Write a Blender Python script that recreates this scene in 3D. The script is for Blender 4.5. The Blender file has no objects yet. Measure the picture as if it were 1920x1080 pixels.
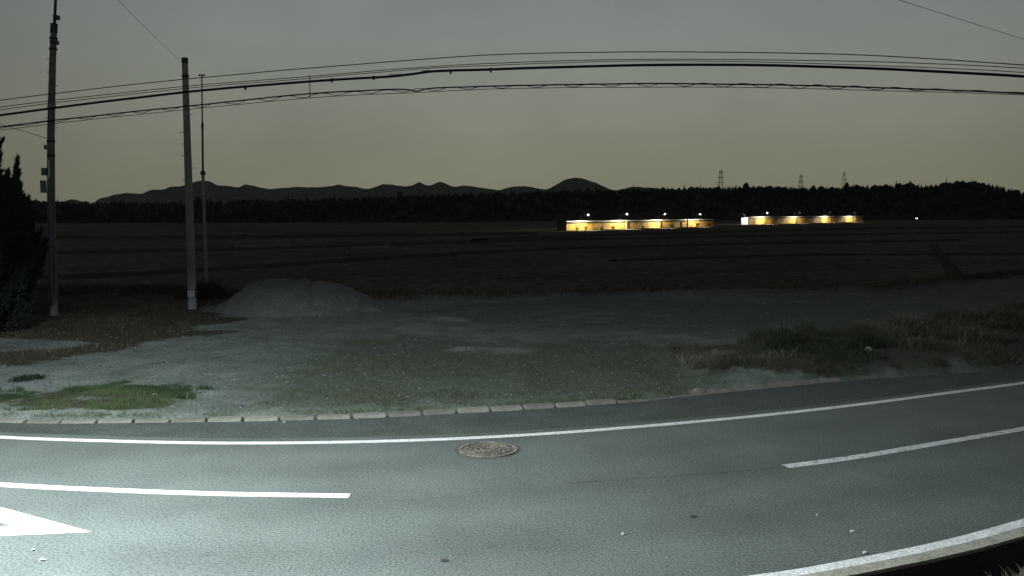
import bpy, math, random
import numpy as np
from mathutils import noise as mnoise, Vector

random.seed(7); rng = np.random.default_rng(7)
R = math.radians
sc = bpy.context.scene
C = sc.collection

# ------------------------------------------------------------------ camera
F_PX, CAM_H, PITCH = 1690.0, 3.5, math.atan(140 / 1690.0)
cam = bpy.data.cameras.new('camera'); cam_o = bpy.data.objects.new('camera', cam); C.objects.link(cam_o)
cam.sensor_width = 36.0; cam.lens = 36.0 * F_PX / 1920.0
cam.clip_start = 0.1; cam.clip_end = 20000
cam_o.location = (0, 0, CAM_H); cam_o.rotation_euler = (math.pi / 2 - PITCH, 0, 0)
sc.camera = cam_o

# ------------------------------------------------------------------ world: dusk sky under thin cloud
w = bpy.data.worlds.new('World'); sc.world = w; w.use_nodes = True
nt = w.node_tree; nt.nodes.clear()
out = nt.nodes.new('ShaderNodeOutputWorld'); bg = nt.nodes.new('ShaderNodeBackground')
tc = nt.nodes.new('ShaderNodeTexCoord'); sep = nt.nodes.new('ShaderNodeSeparateXYZ')
nt.links.new(tc.outputs['Generated'], sep.inputs[0])
ramp = nt.nodes.new('ShaderNodeValToRGB'); nt.links.new(sep.outputs['Z'], ramp.inputs[0])
els = ramp.color_ramp.elements
stops = [(0.0, (.222, .229, .158)), (.05, (.226, .237, .174)), (.11, (.230, .246, .200)), (.18, (.218, .240, .218)),
         (.27, (.200, .214, .222)), (1.0, (.14, .15, .175))]
els[0].position = stops[0][0]; els[0].color = (*stops[0][1], 1)
els[1].position = 1.0; els[1].color = (*stops[-1][1], 1)
for p_, c_ in stops[1:-1]:
    e_ = els.new(p_); e_.color = (*c_, 1)
nz = nt.nodes.new('ShaderNodeTexNoise'); nz.inputs['Scale'].default_value = 5.0; nz.inputs['Detail'].default_value = 9; nz.inputs['Roughness'].default_value = .62
nt.links.new(tc.outputs['Generated'], nz.inputs['Vector'])
mr = nt.nodes.new('ShaderNodeMapRange'); mr.inputs['From Min'].default_value = .3; mr.inputs['From Max'].default_value = .7; mr.inputs['To Min'].default_value = .92; mr.inputs['To Max'].default_value = 1.07
nt.links.new(nz.outputs['Fac'], mr.inputs['Value'])
mul = nt.nodes.new('ShaderNodeVectorMath'); mul.operation = 'SCALE'
# the last glow is centred on where the sun went down, ahead of the camera
dt = nt.nodes.new('ShaderNodeVectorMath'); dt.operation = 'DOT_PRODUCT'; dt.inputs[1].default_value = (.03, .985, .17)
nt.links.new(tc.outputs['Generated'], dt.inputs[0])
gl = nt.nodes.new('ShaderNodeMapRange'); gl.interpolation_type = 'SMOOTHSTEP'
gl.inputs['From Min'].default_value = .62; gl.inputs['From Max'].default_value = 1.0; gl.inputs['To Min'].default_value = .36; gl.inputs['To Max'].default_value = 1.0
nt.links.new(dt.outputs['Value'], gl.inputs['Value'])
gm_ = nt.nodes.new('ShaderNodeMath'); gm_.operation = 'MULTIPLY'; nt.links.new(gl.outputs[0], gm_.inputs[0]); nt.links.new(mr.outputs[0], gm_.inputs[1])
nt.links.new(ramp.outputs['Color'], mul.inputs[0]); nt.links.new(gm_.outputs[0], mul.inputs['Scale'])
sky = nt.nodes.new('ShaderNodeTexSky'); sky.sky_type = 'NISHITA'; sky.sun_disc = False
sky.sun_elevation = R(-3); sky.sun_rotation = R(20)
bg2 = nt.nodes.new('ShaderNodeBackground'); bg2.inputs['Strength'].default_value = 0.05
nt.links.new(sky.outputs[0], bg2.inputs['Color'])
bg.inputs['Strength'].default_value = 1.0
nt.links.new(mul.outputs[0], bg.inputs['Color'])
add = nt.nodes.new('ShaderNodeAddShader'); nt.links.new(bg.outputs[0], add.inputs[0]); nt.links.new(bg2.outputs[0], add.inputs[1])
nt.links.new(add.outputs[0], out.inputs['Surface'])

# the afterglow: a very weak, wide last light over the ridge
sun = bpy.data.lights.new('sun', 'SUN'); sun.energy = 0.03; sun.angle = R(25); sun.color = (1, .93, .8)
sun_o = bpy.data.objects.new('sun', sun); C.objects.link(sun_o)
sun_o.rotation_euler = (R(-80), 0, R(-20))

sc.view_settings.view_transform = 'Standard'; sc.view_settings.look = 'None'
sc.view_settings.exposure = 0; sc.view_settings.gamma = 1; sc.view_settings.use_curve_mapping = False
sc.cycles.max_bounces = 5; sc.cycles.use_denoising = True
LAMP_POS = (-6.3, 7.3, 7.0); LAMP_W = 14500

# ------------------------------------------------------------------ helpers
def ray(px, py):
    u = (px - 960) / F_PX; v = (540 - py) / F_PX
    return (u, math.cos(PITCH) + v * math.sin(PITCH), -math.sin(PITCH) + v * math.cos(PITCH))
def gp(px, py, z=0.0):
    d = ray(px, py); t = (z - CAM_H) / d[2]
    return (d[0] * t, d[1] * t)
def at(px, py, depth):
    d = ray(px, py); t = depth / d[1]
    return (d[0] * t, depth, CAM_H + d[2] * t)
def onplan(px, py, a, b):
    """point of the viewing ray above the plan line a-b"""
    d = ray(px, py); ex, ey = b[0] - a[0], b[1] - a[1]
    t = (a[0] * ey - a[1] * ex) / (d[0] * ey - d[1] * ex)
    return (d[0] * t, d[1] * t, CAM_H + d[2] * t)

class MB:
    def __init__(s): s.v = []; s.f = []; s.c = []
    def box(s, c, size, rz=0.0, top=1.0):
        cx, cy, cz = c; sx, sy, sz = [q / 2 for q in size]; n = len(s.v); ca, sa = math.cos(rz), math.sin(rz)
        for z, k in ((-sz, 1), (sz, top)):
            for x, y in ((-sx, -sy), (sx, -sy), (sx, sy), (-sx, sy)):
                x *= k; y *= k
                s.v.append((cx + x * ca - y * sa, cy + x * sa + y * ca, cz + z))
        s.f += [(n, n + 3, n + 2, n + 1), (n + 4, n + 5, n + 6, n + 7)] + [(n + i, n + (i + 1) % 4, n + 4 + (i + 1) % 4, n + 4 + i) for i in range(4)]
        return s
    def tube(s, pts, rad, seg=8, cap=True):
        pts = [Vector(p) for p in pts]; n0 = len(s.v); m = len(pts)
        if not hasattr(rad, '__len__'): rad = [rad] * m
        for i, p in enumerate(pts):
            t = (pts[min(i + 1, m - 1)] - pts[max(i - 1, 0)]).normalized()
            a = Vector((0, 0, 1)) if abs(t.z) < .9 else Vector((1, 0, 0))
            u = t.cross(a).normalized(); v = t.cross(u).normalized()
            for k in range(seg):
                q = 2 * math.pi * k / seg
                s.v.append(tuple(p + (u * math.cos(q) + v * math.sin(q)) * rad[i]))
        for i in range(m - 1):
            for k in range(seg):
                a = n0 + i * seg + k; b = n0 + i * seg + (k + 1) % seg
                s.f.append((a, b, b + seg, a + seg))
        if cap:
            s.f.append(tuple(n0 + k for k in range(seg))); s.f.append(tuple(n0 + (m - 1) * seg + k for k in reversed(range(seg))))
        return s
    def poly(s, pts):
        n = len(s.v); s.v += [tuple(p) for p in pts]; s.f.append(tuple(range(n, n + len(pts)))); return s
    def strip(s, A, B):
        n = len(s.v); m = len(A); s.v += [tuple(p) for p in A] + [tuple(p) for p in B]
        s.f += [(n + i, n + i + 1, n + m + i + 1, n + m + i) for i in range(m - 1)]; return s
    def build(s, name, mat, parent=None, smooth=False, bevel=0):
        me = bpy.data.meshes.new(name); me.from_pydata(s.v, [], s.f); me.validate(); me.update()
        import bmesh
        bm = bmesh.new(); bm.from_mesh(me); bmesh.ops.recalc_face_normals(bm, faces=bm.faces)
        if bevel: bmesh.ops.bevel(bm, geom=list(bm.edges), offset=bevel, segments=1, affect='EDGES')
        bm.to_mesh(me); bm.free()
        if smooth:
            for p in me.polygons: p.use_smooth = True
        if mat: me.materials.append(mat)
        o = bpy.data.objects.new(name, me); C.objects.link(o)
        if parent: link_child(o, parent)
        return o
def link_child(o, parent):
    bpy.context.view_layer.update()
    o.parent = parent; o.matrix_parent_inverse = parent.matrix_world.inverted()
def np_mesh(name, verts, faces, mat, cols=None, parent=None, smooth=False, attrs=None):
    me = bpy.data.meshes.new(name); verts = np.asarray(verts, np.float32); faces = np.asarray(faces, np.int32)
    me.vertices.add(len(verts)); me.vertices.foreach_set('co', verts.ravel())
    k = faces.shape[1]; me.loops.add(faces.size); me.loops.foreach_set('vertex_index', faces.ravel())
    me.polygons.add(len(faces)); me.polygons.foreach_set('loop_start', np.arange(0, faces.size, k, dtype=np.int32))
    me.polygons.foreach_set('loop_total', np.full(len(faces), k, np.int32))
    me.update(calc_edges=True); me.validate()
    if cols is not None:
        a = me.color_attributes.new('tint', 'FLOAT_COLOR', 'POINT')
        a.data.foreach_set('color', np.column_stack([cols, np.ones(len(cols))]).astype(np.float32).ravel())
    for an, av in (attrs or {}).items():
        a = me.attributes.new(an, 'FLOAT', 'POINT'); a.data.foreach_set('value', np.asarray(av, np.float32))
    if smooth: me.polygons.foreach_set('use_smooth', np.ones(len(faces), bool))
    me.materials.append(mat)
    o = bpy.data.objects.new(name, me); C.objects.link(o)
    if parent: link_child(o, parent)
    return o
def tag(o, label=None, cat=None, group=None, kind=None):
    if label: o['label'] = label
    if cat: o['category'] = cat
    if group: o['group'] = group
    if kind: o['kind'] = kind
    return o
def empty(name, loc, label=None, cat=None, group=None):
    o = bpy.data.objects.new(name, None); C.objects.link(o); o.location = loc; o.empty_display_size = .2
    return tag(o, label, cat, group)
def spline(pts, n=12):
    P = [np.array(p, float) for p in pts]; P = [2 * P[0] - P[1]] + P + [2 * P[-1] - P[-2]]; o = []
    for i in range(1, len(P) - 2):
        a, b, c, d = P[i - 1:i + 3]
        # centripetal-ish: plain Catmull-Rom scaled by chord
        t0 = 0; t1 = max(np.linalg.norm(b - a), 1e-6) ** .5; t2 = t1 + max(np.linalg.norm(c - b), 1e-6) ** .5; t3 = t2 + max(np.linalg.norm(d - c), 1e-6) ** .5
        for t in np.linspace(t1, t2, n, endpoint=False):
            A1 = (t1 - t) / (t1 - t0) * a + (t - t0) / (t1 - t0) * b; A2 = (t2 - t) / (t2 - t1) * b + (t - t1) / (t2 - t1) * c
            A3 = (t3 - t) / (t3 - t2) * c + (t - t2) / (t3 - t2) * d
            B1 = (t2 - t) / (t2 - t0) * A1 + (t - t0) / (t2 - t0) * A2; B2 = (t3 - t) / (t3 - t1) * A2 + (t - t1) / (t3 - t1) * A3
            o.append((t2 - t) / (t2 - t1) * B1 + (t - t1) / (t2 - t1) * B2)
    o.append(P[-2]); return np.array(o)
def resample(P, n=None, step=None):
    P = np.asarray(P); L = np.r_[0, np.cumsum(np.linalg.norm(np.diff(P, axis=0), axis=1))]
    if n is None: n = max(2, int(round(L[-1] / step)) + 1)
    s = np.linspace(0, L[-1], n); return np.column_stack([np.interp(s, L, P[:, k]) for k in range(P.shape[1])])
def offset(P, d):
    T = np.gradient(P[:, :2], axis=0); T /= np.linalg.norm(T, axis=1)[:, None]
    return P[:, :2] + np.column_stack([-T[:, 1], T[:, 0]]) * d      # + = to the left of travel (away from camera)
def z3(P, z): return [(p[0], p[1], z) for p in P]
def inpoly(x, y, poly):
    r = np.zeros(x.shape, bool); j = len(poly) - 1
    for i in range(len(poly)):
        xi, yi = poly[i]; xj, yj = poly[j]
        c = ((yi > y) != (yj > y)) & (x < (xj - xi) * (y - yi) / ((yj - yi) + 1e-12) + xi); r ^= c; j = i
    return r
def vnoise(x, y, s, seed=0, octv=4):
    """cheap tiled value noise 0..1"""
    tot = np.zeros(np.shape(x)); amp = 1; nrm = 0
    for o_ in range(octv):
        g = np.random.default_rng(seed * 31 + o_).random((257, 257))
        X = (np.asarray(x) * s * 2 ** o_ + 1000.3) % 256; Y = (np.asarray(y) * s * 2 ** o_ + 1000.7) % 256
        i = X.astype(int); j = Y.astype(int); fx = X - i; fy = Y - j; fx = fx * fx * (3 - 2 * fx); fy = fy * fy * (3 - 2 * fy)
        g[256] = g[0]; g[:, 256] = g[:, 0]
        tot += amp * ((g[i, j] * (1 - fx) + g[i + 1, j] * fx) * (1 - fy) + (g[i, j + 1] * (1 - fx) + g[i + 1, j + 1] * fx) * fy)
        nrm += amp; amp *= .5
    return tot / nrm

# ------------------------------------------------------------------ materials
def mat(name, base, rough=.85, vary=.25, scale=8.0, bump=.0, bscale=40.0, metal=0.0, tint=None, detail=6, spec=.3, grain=None, island=0.0):
    m = bpy.data.materials.new(name); m.use_nodes = True; t = m.node_tree; b = t.nodes['Principled BSDF']
    b.inputs['Roughness'].default_value = rough; b.inputs['Metallic'].default_value = metal; b.inputs['Specular IOR Level'].default_value = spec
    co = t.nodes.new('ShaderNodeTexCoord').outputs['Object']
    n = t.nodes.new('ShaderNodeTexNoise'); n.inputs['Scale'].default_value = scale; n.inputs['Detail'].default_value = detail; n.inputs['Roughness'].default_value = .65
    t.links.new(co, n.inputs['Vector'])
    mrg = t.nodes.new('ShaderNodeMapRange'); mrg.inputs['From Min'].default_value = .25; mrg.inputs['From Max'].default_value = .75
    mrg.inputs['To Min'].default_value = 1 - vary; mrg.inputs['To Max'].default_value = 1 + vary; t.links.new(n.outputs['Fac'], mrg.inputs['Value'])
    fac = mrg.outputs[0]
    if grain:
        g = t.nodes.new('ShaderNodeTexNoise'); g.inputs['Scale'].default_value = grain[0]; g.inputs['Detail'].default_value = 2; t.links.new(co, g.inputs['Vector'])
        gm = t.nodes.new('ShaderNodeMapRange'); gm.inputs['From Min'].default_value = .3; gm.inputs['From Max'].default_value = .7
        gm.inputs['To Min'].default_value = 1 - grain[1]; gm.inputs['To Max'].default_value = 1 + grain[1]; t.links.new(g.outputs['Fac'], gm.inputs['Value'])
        mm = t.nodes.new('ShaderNodeMath'); mm.operation = 'MULTIPLY'; t.links.new(fac, mm.inputs[0]); t.links.new(gm.outputs[0], mm.inputs[1]); fac = mm.outputs[0]
    if island:
        oi = t.nodes.new('ShaderNodeObjectInfo'); im = t.nodes.new('ShaderNodeMapRange'); t.links.new(oi.outputs['Random'], im.inputs['Value'])
        im.inputs['To Min'].default_value = 1 - island; im.inputs['To Max'].default_value = 1 + island
        mm = t.nodes.new('ShaderNodeMath'); mm.operation = 'MULTIPLY'; t.links.new(fac, mm.inputs[0]); t.links.new(im.outputs[0], mm.inputs[1]); fac = mm.outputs[0]
    sv = t.nodes.new('ShaderNodeVectorMath'); sv.operation = 'SCALE'
    if tint == 'attr':
        at_ = t.nodes.new('ShaderNodeAttribute'); at_.attribute_name = 'tint'; t.links.new(at_.outputs['Color'], sv.inputs[0])
    else: sv.inputs[0].default_value = base
    t.links.new(fac, sv.inputs['Scale']); t.links.new(sv.outputs[0], b.inputs['Base Color'])
    if bump:
        bn = t.nodes.new('ShaderNodeTexNoise'); bn.inputs['Scale'].default_value = bscale; bn.inputs['Detail'].default_value = 3; t.links.new(co, bn.inputs['Vector'])
        bp = t.nodes.new('ShaderNodeBump'); bp.inputs['Strength'].default_value = bump; bp.inputs['Distance'].default_value = .02
        t.links.new(bn.outputs['Fac'], bp.inputs['Height']); t.links.new(bp.outputs[0], b.inputs['Normal'])
    return m
def emit(name, col, s):
    m = bpy.data.materials.new(name); m.use_nodes = True; b = m.node_tree.nodes['Principled BSDF']
    b.inputs['Base Color'].default_value = (.8, .8, .8, 1); b.inputs['Emission Color'].default_value = (*col, 1); b.inputs['Emission Strength'].default_value = s
    return m
M_asph = mat('asphalt', (.091, .107, .096), .82, .22, .6, .35, 70, grain=(34, .45), spec=.25, detail=8)
M_should = mat('shoulder_asphalt', (.060, .072, .062), .88, .28, 1.3, .4, 60, grain=(28, .6), spec=.2, detail=8)
M_paint = mat('road_paint', (.58, .60, .57), .75, .22, 4, .15, 120, grain=(28, .35))
M_paint_worn = mat('worn_road_paint', (.50, .52, .50), .75, .22, 5, .2, 120, grain=(50, .35))
M_conc = mat('kerb_concrete', (.145, .15, .12), .9, .4, 5, .4, 90, grain=(60, .2), island=.2)
M_conc_old = mat('gutter_concrete', (.29, .29, .23), .9, .3, 5, .5, 70, grain=(45, .3))
M_wallc = mat('dark_concrete', (.035, .037, .028), .95, .4, 4, .4, 60)  # very dark concrete for the ditch wall
M_pole = mat('pole_concrete', (.29, .29, .285), .85, .18, 5, .2, 60)
M_pole_d = mat('tarred_pole', (.17, .175, .165), .85, .25, 5, .2, 60)
M_steel = mat('galvanised_steel', (.30, .31, .32), .5, .15, 8, metal=.5)
M_box = mat('box_grey', (.26, .27, .29), .6, .1, 8)
M_dark = mat('dark_metal', (.05, .05, .05), .6, .2, 8)
M_cable = mat('black_cable', (.012, .012, .012), .6, .1, 8)
M_cable_g = mat('grey_cable', (.04, .04, .038), .6, .1, 8)
M_white = mat('white_plastic', (.85, .85, .85), .4, .05, 8)
M_scrap = mat('paper', (.42, .43, .41), .8, .2, 30)
M_iron = mat('cast_iron', (.095, .09, .07), .8, .4, 9, .3, 60, grain=(40,.4))
M_iron_l = mat('worn_iron_rim', (.145, .14, .11), .7, .6, 5, grain=(35,.4))
M_grass = mat('grass_blades', None, .8, .2, 1.5, tint='attr', spec=.15)
M_leaf = mat('foliage', None, .85, .3, 3, tint='attr', spec=.1)
M_bark = mat('bark', (.045, .038, .03), .95, .3, 8, .5, 40)
M_stone = mat('stones', None, .9, .2, 10, tint='attr')
M_heap = mat('heap_gravel', (.115, .125, .115), .95, .18, 1.2, .8, 50, grain=(22, .4))
M_mount = mat('mountain_forest', (.10, .11, .08), 1, .3, .012, spec=0)
M_hill = mat('hill_ground', (.03, .034, .025), 1, .3, .02, spec=0)
M_field = mat('field_soil', (.095, .090, .068), 1, .45, .03, detail=10, spec=0, grain=(1.2, .45))
M_levee = mat('levee_turf', (.062, .064, .045), 1, .4, .6, spec=0)
M_pale = mat('pale_concrete', (.16, .17, .16), .9, .2, 1)

# asphalt: polished wheel paths, stains; paint: chipped through to the asphalt
def tweak(m, kind):
    t = m.node_tree; b = t.nodes['Principled BSDF']; src = b.inputs['Base Color'].links[0].from_socket
    co = t.nodes.new('ShaderNodeTexCoord').outputs['Object']
    n = t.nodes.new('ShaderNodeTexNoise'); t.links.new(co, n.inputs['Vector']); n.inputs['Detail'].default_value = 8; n.inputs['Roughness'].default_value = .7
    mr_ = t.nodes.new('ShaderNodeMapRange'); t.links.new(n.outputs['Fac'], mr_.inputs['Value'])
    if kind == 'road':
        n.inputs['Scale'].default_value = 1.7; mr_.inputs['From Min'].default_value = .60; mr_.inputs['From Max'].default_value = .70; mr_.inputs['To Min'].default_value = 1; mr_.inputs['To Max'].default_value = .80
        a = t.nodes.new('ShaderNodeAttribute'); a.attribute_name = 'wear'; ma = t.nodes.new('ShaderNodeMath'); ma.operation = 'MULTIPLY_ADD'; t.links.new(a.outputs['Fac'], ma.inputs[0]); ma.inputs[1].default_value = .10; ma.inputs[2].default_value = 1
        mm = t.nodes.new('ShaderNodeMath'); mm.operation = 'MULTIPLY'; t.links.new(ma.outputs[0], mm.inputs[0]); t.links.new(mr_.outputs[0], mm.inputs[1])
        sv = t.nodes.new('ShaderNodeVectorMath'); sv.operation = 'SCALE'; t.links.new(src, sv.inputs[0]); t.links.new(mm.outputs[0], sv.inputs['Scale']); t.links.new(sv.outputs[0], b.inputs['Base Color'])
    else:
        n.inputs['Scale'].default_value = 9; mr_.inputs['From Min'].default_value = kind; mr_.inputs['From Max'].default_value = kind + .06; mr_.inputs['To Max'].default_value = .75
        mx_ = t.nodes.new('ShaderNodeMix'); mx_.data_type = 'RGBA'; t.links.new(mr_.outputs[0], mx_.inputs[0]); t.links.new(src, mx_.inputs[6]); mx_.inputs[7].default_value = (.11, .12, .11, 1); t.links.new(mx_.outputs[2], b.inputs['Base Color'])
tweak(M_asph, 'road'); tweak(M_paint, .60); tweak(M_paint_worn, .54)

# lot ground: gravel and turf mixed by masks stored on the mesh
def ground_mat():
    m = bpy.data.materials.new('lot_ground'); m.use_nodes = True; t = m.node_tree; b = t.nodes['Principled BSDF']
    b.inputs['Roughness'].default_value = .95; b.inputs['Specular IOR Level'].default_value = .15
    co = t.nodes.new('ShaderNodeTexCoord').outputs['Object']
    def noise(s, d=4):
        n = t.nodes.new('ShaderNodeTexNoise'); n.inputs['Scale'].default_value = s; n.inputs['Detail'].default_value = d; n.inputs['Roughness'].default_value = .65; t.links.new(co, n.inputs['Vector']); return n.outputs['Fac']
    def rampn(fac, *st):
        r = t.nodes.new('ShaderNodeValToRGB'); t.links.new(fac, r.inputs[0]); e = r.color_ramp.elements
        e[0].position = st[0][0]; e[0].color = (*st[0][1], 1); e[1].position = st[-1][0]; e[1].color = (*st[-1][1], 1)
        for p, c in st[1:-1]: q = e.new(p); q.color = (*c, 1)
        return r.outputs['Color']
    def mix(f, a, c):
        x = t.nodes.new('ShaderNodeMix'); x.data_type = 'RGBA'; t.links.new(f, x.inputs[0]); t.links.new(a, x.inputs[6]); t.links.new(c, x.inputs[7]); return x.outputs[2]
    def attr(n): a = t.nodes.new('ShaderNodeAttribute'); a.attribute_name = n; return a.outputs['Fac']
    def edge(a, amp=.5, lo=.42, hi=.62, s=2.2):
        ad = t.nodes.new('ShaderNodeMath'); ad.operation = 'MULTIPLY_ADD'; t.links.new(noise(s, 7), ad.inputs[0]); ad.inputs[1].default_value = amp; t.links.new(attr(a), ad.inputs[2])
        mr_ = t.nodes.new('ShaderNodeMapRange'); mr_.inputs['From Min'].default_value = lo + amp / 2; mr_.inputs['From Max'].default_value = hi + amp / 2; t.links.new(ad.outputs[0], mr_.inputs['Value']); return mr_.outputs[0]
    grav = rampn(noise(16, 6), (.25, (.072, .088, .075)), (.48, (.165, .195, .168)), (.75, (.32, .365, .325)))
    mott = rampn(noise(.9, 6), (.3, (.55, .57, .52)), (.7, (1.15, 1.15, 1.15)))
    mm = t.nodes.new('ShaderNodeMix'); mm.data_type = 'RGBA'; mm.blend_type = 'MULTIPLY'; mm.inputs[0].default_value = 1; t.links.new(grav, mm.inputs[6]); t.links.new(mott, mm.inputs[7])
    moss = rampn(noise(9, 6), (.3, (.04, .054, .036)), (.6, (.085, .102, .074)), (.8, (.15, .165, .13)))
    turf = rampn(noise(6, 6), (.3, (.018, .026, .010)), (.7, (.07, .07, .042)))
    dirt = rampn(noise(3, 8), (.3, (.026, .029, .02)), (.7, (.062, .066, .046)))
    c = mix(edge('moss', 1.1, .30, .85, 1.1), mm.outputs[2], moss)
    c = mix(edge('turf', 1.9, .35, .70, 2.4), c, turf); c = mix(edge('dirt', 1.7, .35, .75, 2), c, dirt)
    t.links.new(c, b.inputs['Base Color'])
    bp = t.nodes.new('ShaderNodeBump'); bp.inputs['Strength'].default_value = .8; bp.inputs['Distance'].default_value = .03
    t.links.new(noise(30, 3), bp.inputs['Height']); t.links.new(bp.outputs[0], b.inputs['Normal'])
    return m
M_ground = ground_mat()

# ------------------------------------------------------------------ road curves (world, metres)
Fp = [(-56.6, 41.3), (-36.4, 27.0), (-27.5, 21.7), (-19.4, 17.5), (-12.9, 15.0)] + [gp(*q) for q in
     [(0, 820), (200, 827), (400, 831), (600, 830), (800, 825), (1000, 815), (1200, 800), (1400, 782), (1600, 760), (1800, 734), (1920, 718)]] + \
     [(16.2, 21.7), (24.3, 27.3), (36.4, 36.7), (60.7, 56.9), (89, 82)]
Np = [(-55, 35), (-35.2, 21.2), (-26.7, 15.9), (-19, 11.6), (-12.9, 9.2), (-8.1, 7.95), (-4, 7.5), (-.8, 7.68)] + [gp(*q) for q in [(1455, 1080), (1600, 1055), (1780, 1018), (1920, 980)]] + \
     [(9.9, 12.3), (17.4, 16.8), (25.9, 22.7), (38, 31.8), (62.3, 51.5), (90.6, 76.6)]
Ap = [(-57, 42.9), (-36.8, 28.6), (-27.8, 23.3), (-19.7, 19), (-12.9, 16.3)] + [gp(*q) for q in
     [(0, 792), (300, 792), (500, 789), (700, 783), (1000, 767), (1200, 753), (1310, 741), (1480, 724), (1600, 713), (1750, 703), (1920, 690)]] + \
     [(16.2, 23.5), (24.3, 29), (36.4, 38.5), (60.7, 59), (89, 84)]
Fc = spline(Fp); Nc = spline(Np); Ac = spline(Ap)
Cc1 = spline([gp(*q) for q in [(-900, 800), (-400, 876), (0, 909), (200, 919), (400, 926), (655, 930)]])
Cc2 = spline([gp(*q) for q in [(1473, 875), (1600, 858), (1750, 833), (1920, 804)]] + [(10.1, 15.44), (12.1, 16.7)])
An = resample(Ac, 220); Nn = resample(offset(Nc, -.3), 220)

fr = np.linspace(0, 1, 41); RP = Nn[None] * (1 - fr[:, None, None]) + An[None] * fr[:, None, None]
wear = sum(np.exp(-((fr - c_) / .045) ** 2) for c_ in (.13, .32, .54, .70)) - .7 * np.exp(-((fr - .22) / .05) ** 2) - .9 * np.exp(-((fr - .43) / .035) ** 2)
nr_, nc_ = RP.shape[:2]; ri = np.arange(nr_ * nc_).reshape(nr_, nc_)
road = np_mesh('road', np.column_stack([RP.reshape(-1, 2), np.zeros(nr_ * nc_)]), np.column_stack([ri[:-1, :-1].ravel(), ri[:-1, 1:].ravel(), ri[1:, 1:].ravel(), ri[1:, :-1].ravel()]),
               M_asph, attrs={'wear': np.repeat(wear, nc_)}); tag(road, kind='structure')
def line(name, P, wd, m=M_paint, z=.004, label=None):
    P = resample(P, step=.25); a = offset(P, wd / 2); b = offset(P, -wd / 2)
    o = MB().strip(z3(b, z), z3(a, z)).build(name, m, road)
    if label: o['label'] = label
    return o
line('edge_line', Fc, .165, label='white edge line on the far side of the road')
line('edge_line', Nc, .155, M_paint, label='thick white edge line beside the gutter')
line('centre_dash', Cc1, .17, label='long white centre dash at the left')
line('centre_dash', Cc2, .175, M_paint_worn, label='worn centre dash at the right')
# the darker shoulder between the far edge line and the kerb
sa = resample(offset(Fc, .3), 260); sb_ = resample(offset(Ac, -.02), 260)
o = MB().strip(z3(sa, .0022), z3(sb_, .0022)).build('shoulder', M_should, road)
# diamond marking
T = np.array(gp(172, 998)); U = np.array(gp(0, 951)); I = np.array(gp(26, 985.5)); L = np.array(gp(0, 1005.5))
d1 = (U - T) / np.linalg.norm(U - T); d2 = (L - T) / np.linalg.norm(L - T); Ls = 2.6
ctr = T + (d1 + d2) * Ls / 2; outer = [T, T + d1 * Ls, T + (d1 + d2) * Ls, T + d2 * Ls]
k = 1 - np.linalg.norm(T - I) / np.linalg.norm(T - ctr) ; inner = [ctr + (p - ctr) * k for p in outer]
dm = MB()
for i in range(4):
    j = (i + 1) % 4; dm.poly([(*outer[i], .0045), (*outer[j], .0045), (*inner[j], .0045), (*inner[i], .0045)])
dm.build('diamond_marking', M_paint, road)['label'] = 'white outlined diamond painted on the near lane'
# dark tar joint along the centre between the dashes
tj = MB(); tjp = resample(spline([gp(*q) for q in [(1060, 906), (1180, 898), (1330, 888), (1473, 876)]]), step=.3)
tj.strip(z3(offset(tjp, -.007), .003), z3(offset(tjp, .007), .003)); tj.build('tar_joint', mat('tar', (.072, .075, .072), .8, .3, 5), road)

# gutter strip beside the near edge line
GI = resample(offset(Nc, -.135), 220); GO = resample(offset(Nc, -.305), 220)
gs = MB(); gi, go = GI, GO
n_ = len(gi)
gs.strip(z3(go, .035), z3(gi, .035)); gs.strip(z3(gi, .035), z3(gi, -.05)); gs.strip(z3(go, -.15), z3(go, .035))
gut = gs.build('gutter_edge', M_conc_old); tag(gut, kind='structure')
# ditch: wall, floor, near bank out to the camera's side
prof = [(-.31, .0), (-.325, -.7), (-.66, -.74), (-.84, -.12), (-1.1, -.03), (-2.9, .0), (-6, -.05), (-14, -.2), (-60, -.5)]
rows = []
Nd = resample(Nc, 200)
def rowof(off, z, jit):
    if off > -3: P = offset(Nd, off)
    else:
        P = offset(Nd, -2.9); P = np.column_stack([P[:, 0], P[:, 1] + (off + 2.9)])
    zz = z + (vnoise(P[:, 0], P[:, 1], 1.3, 5) - .5) * jit
    return [(p[0], p[1], q) for p, q in zip(P, zz)]
R_ = [rowof(o_, z_, 0 if o_ > -1 else .2) for o_, z_ in prof]
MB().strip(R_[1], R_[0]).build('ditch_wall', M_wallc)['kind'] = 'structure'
db = MB()
for a_, b_ in zip(R_[2:], R_[1:-1]): db.strip(a_, b_)
db.build('ditch', mat('ditch_soil', (.08, .078, .066), 1, .4, 3, .6, 20))['kind'] = 'structure'

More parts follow.
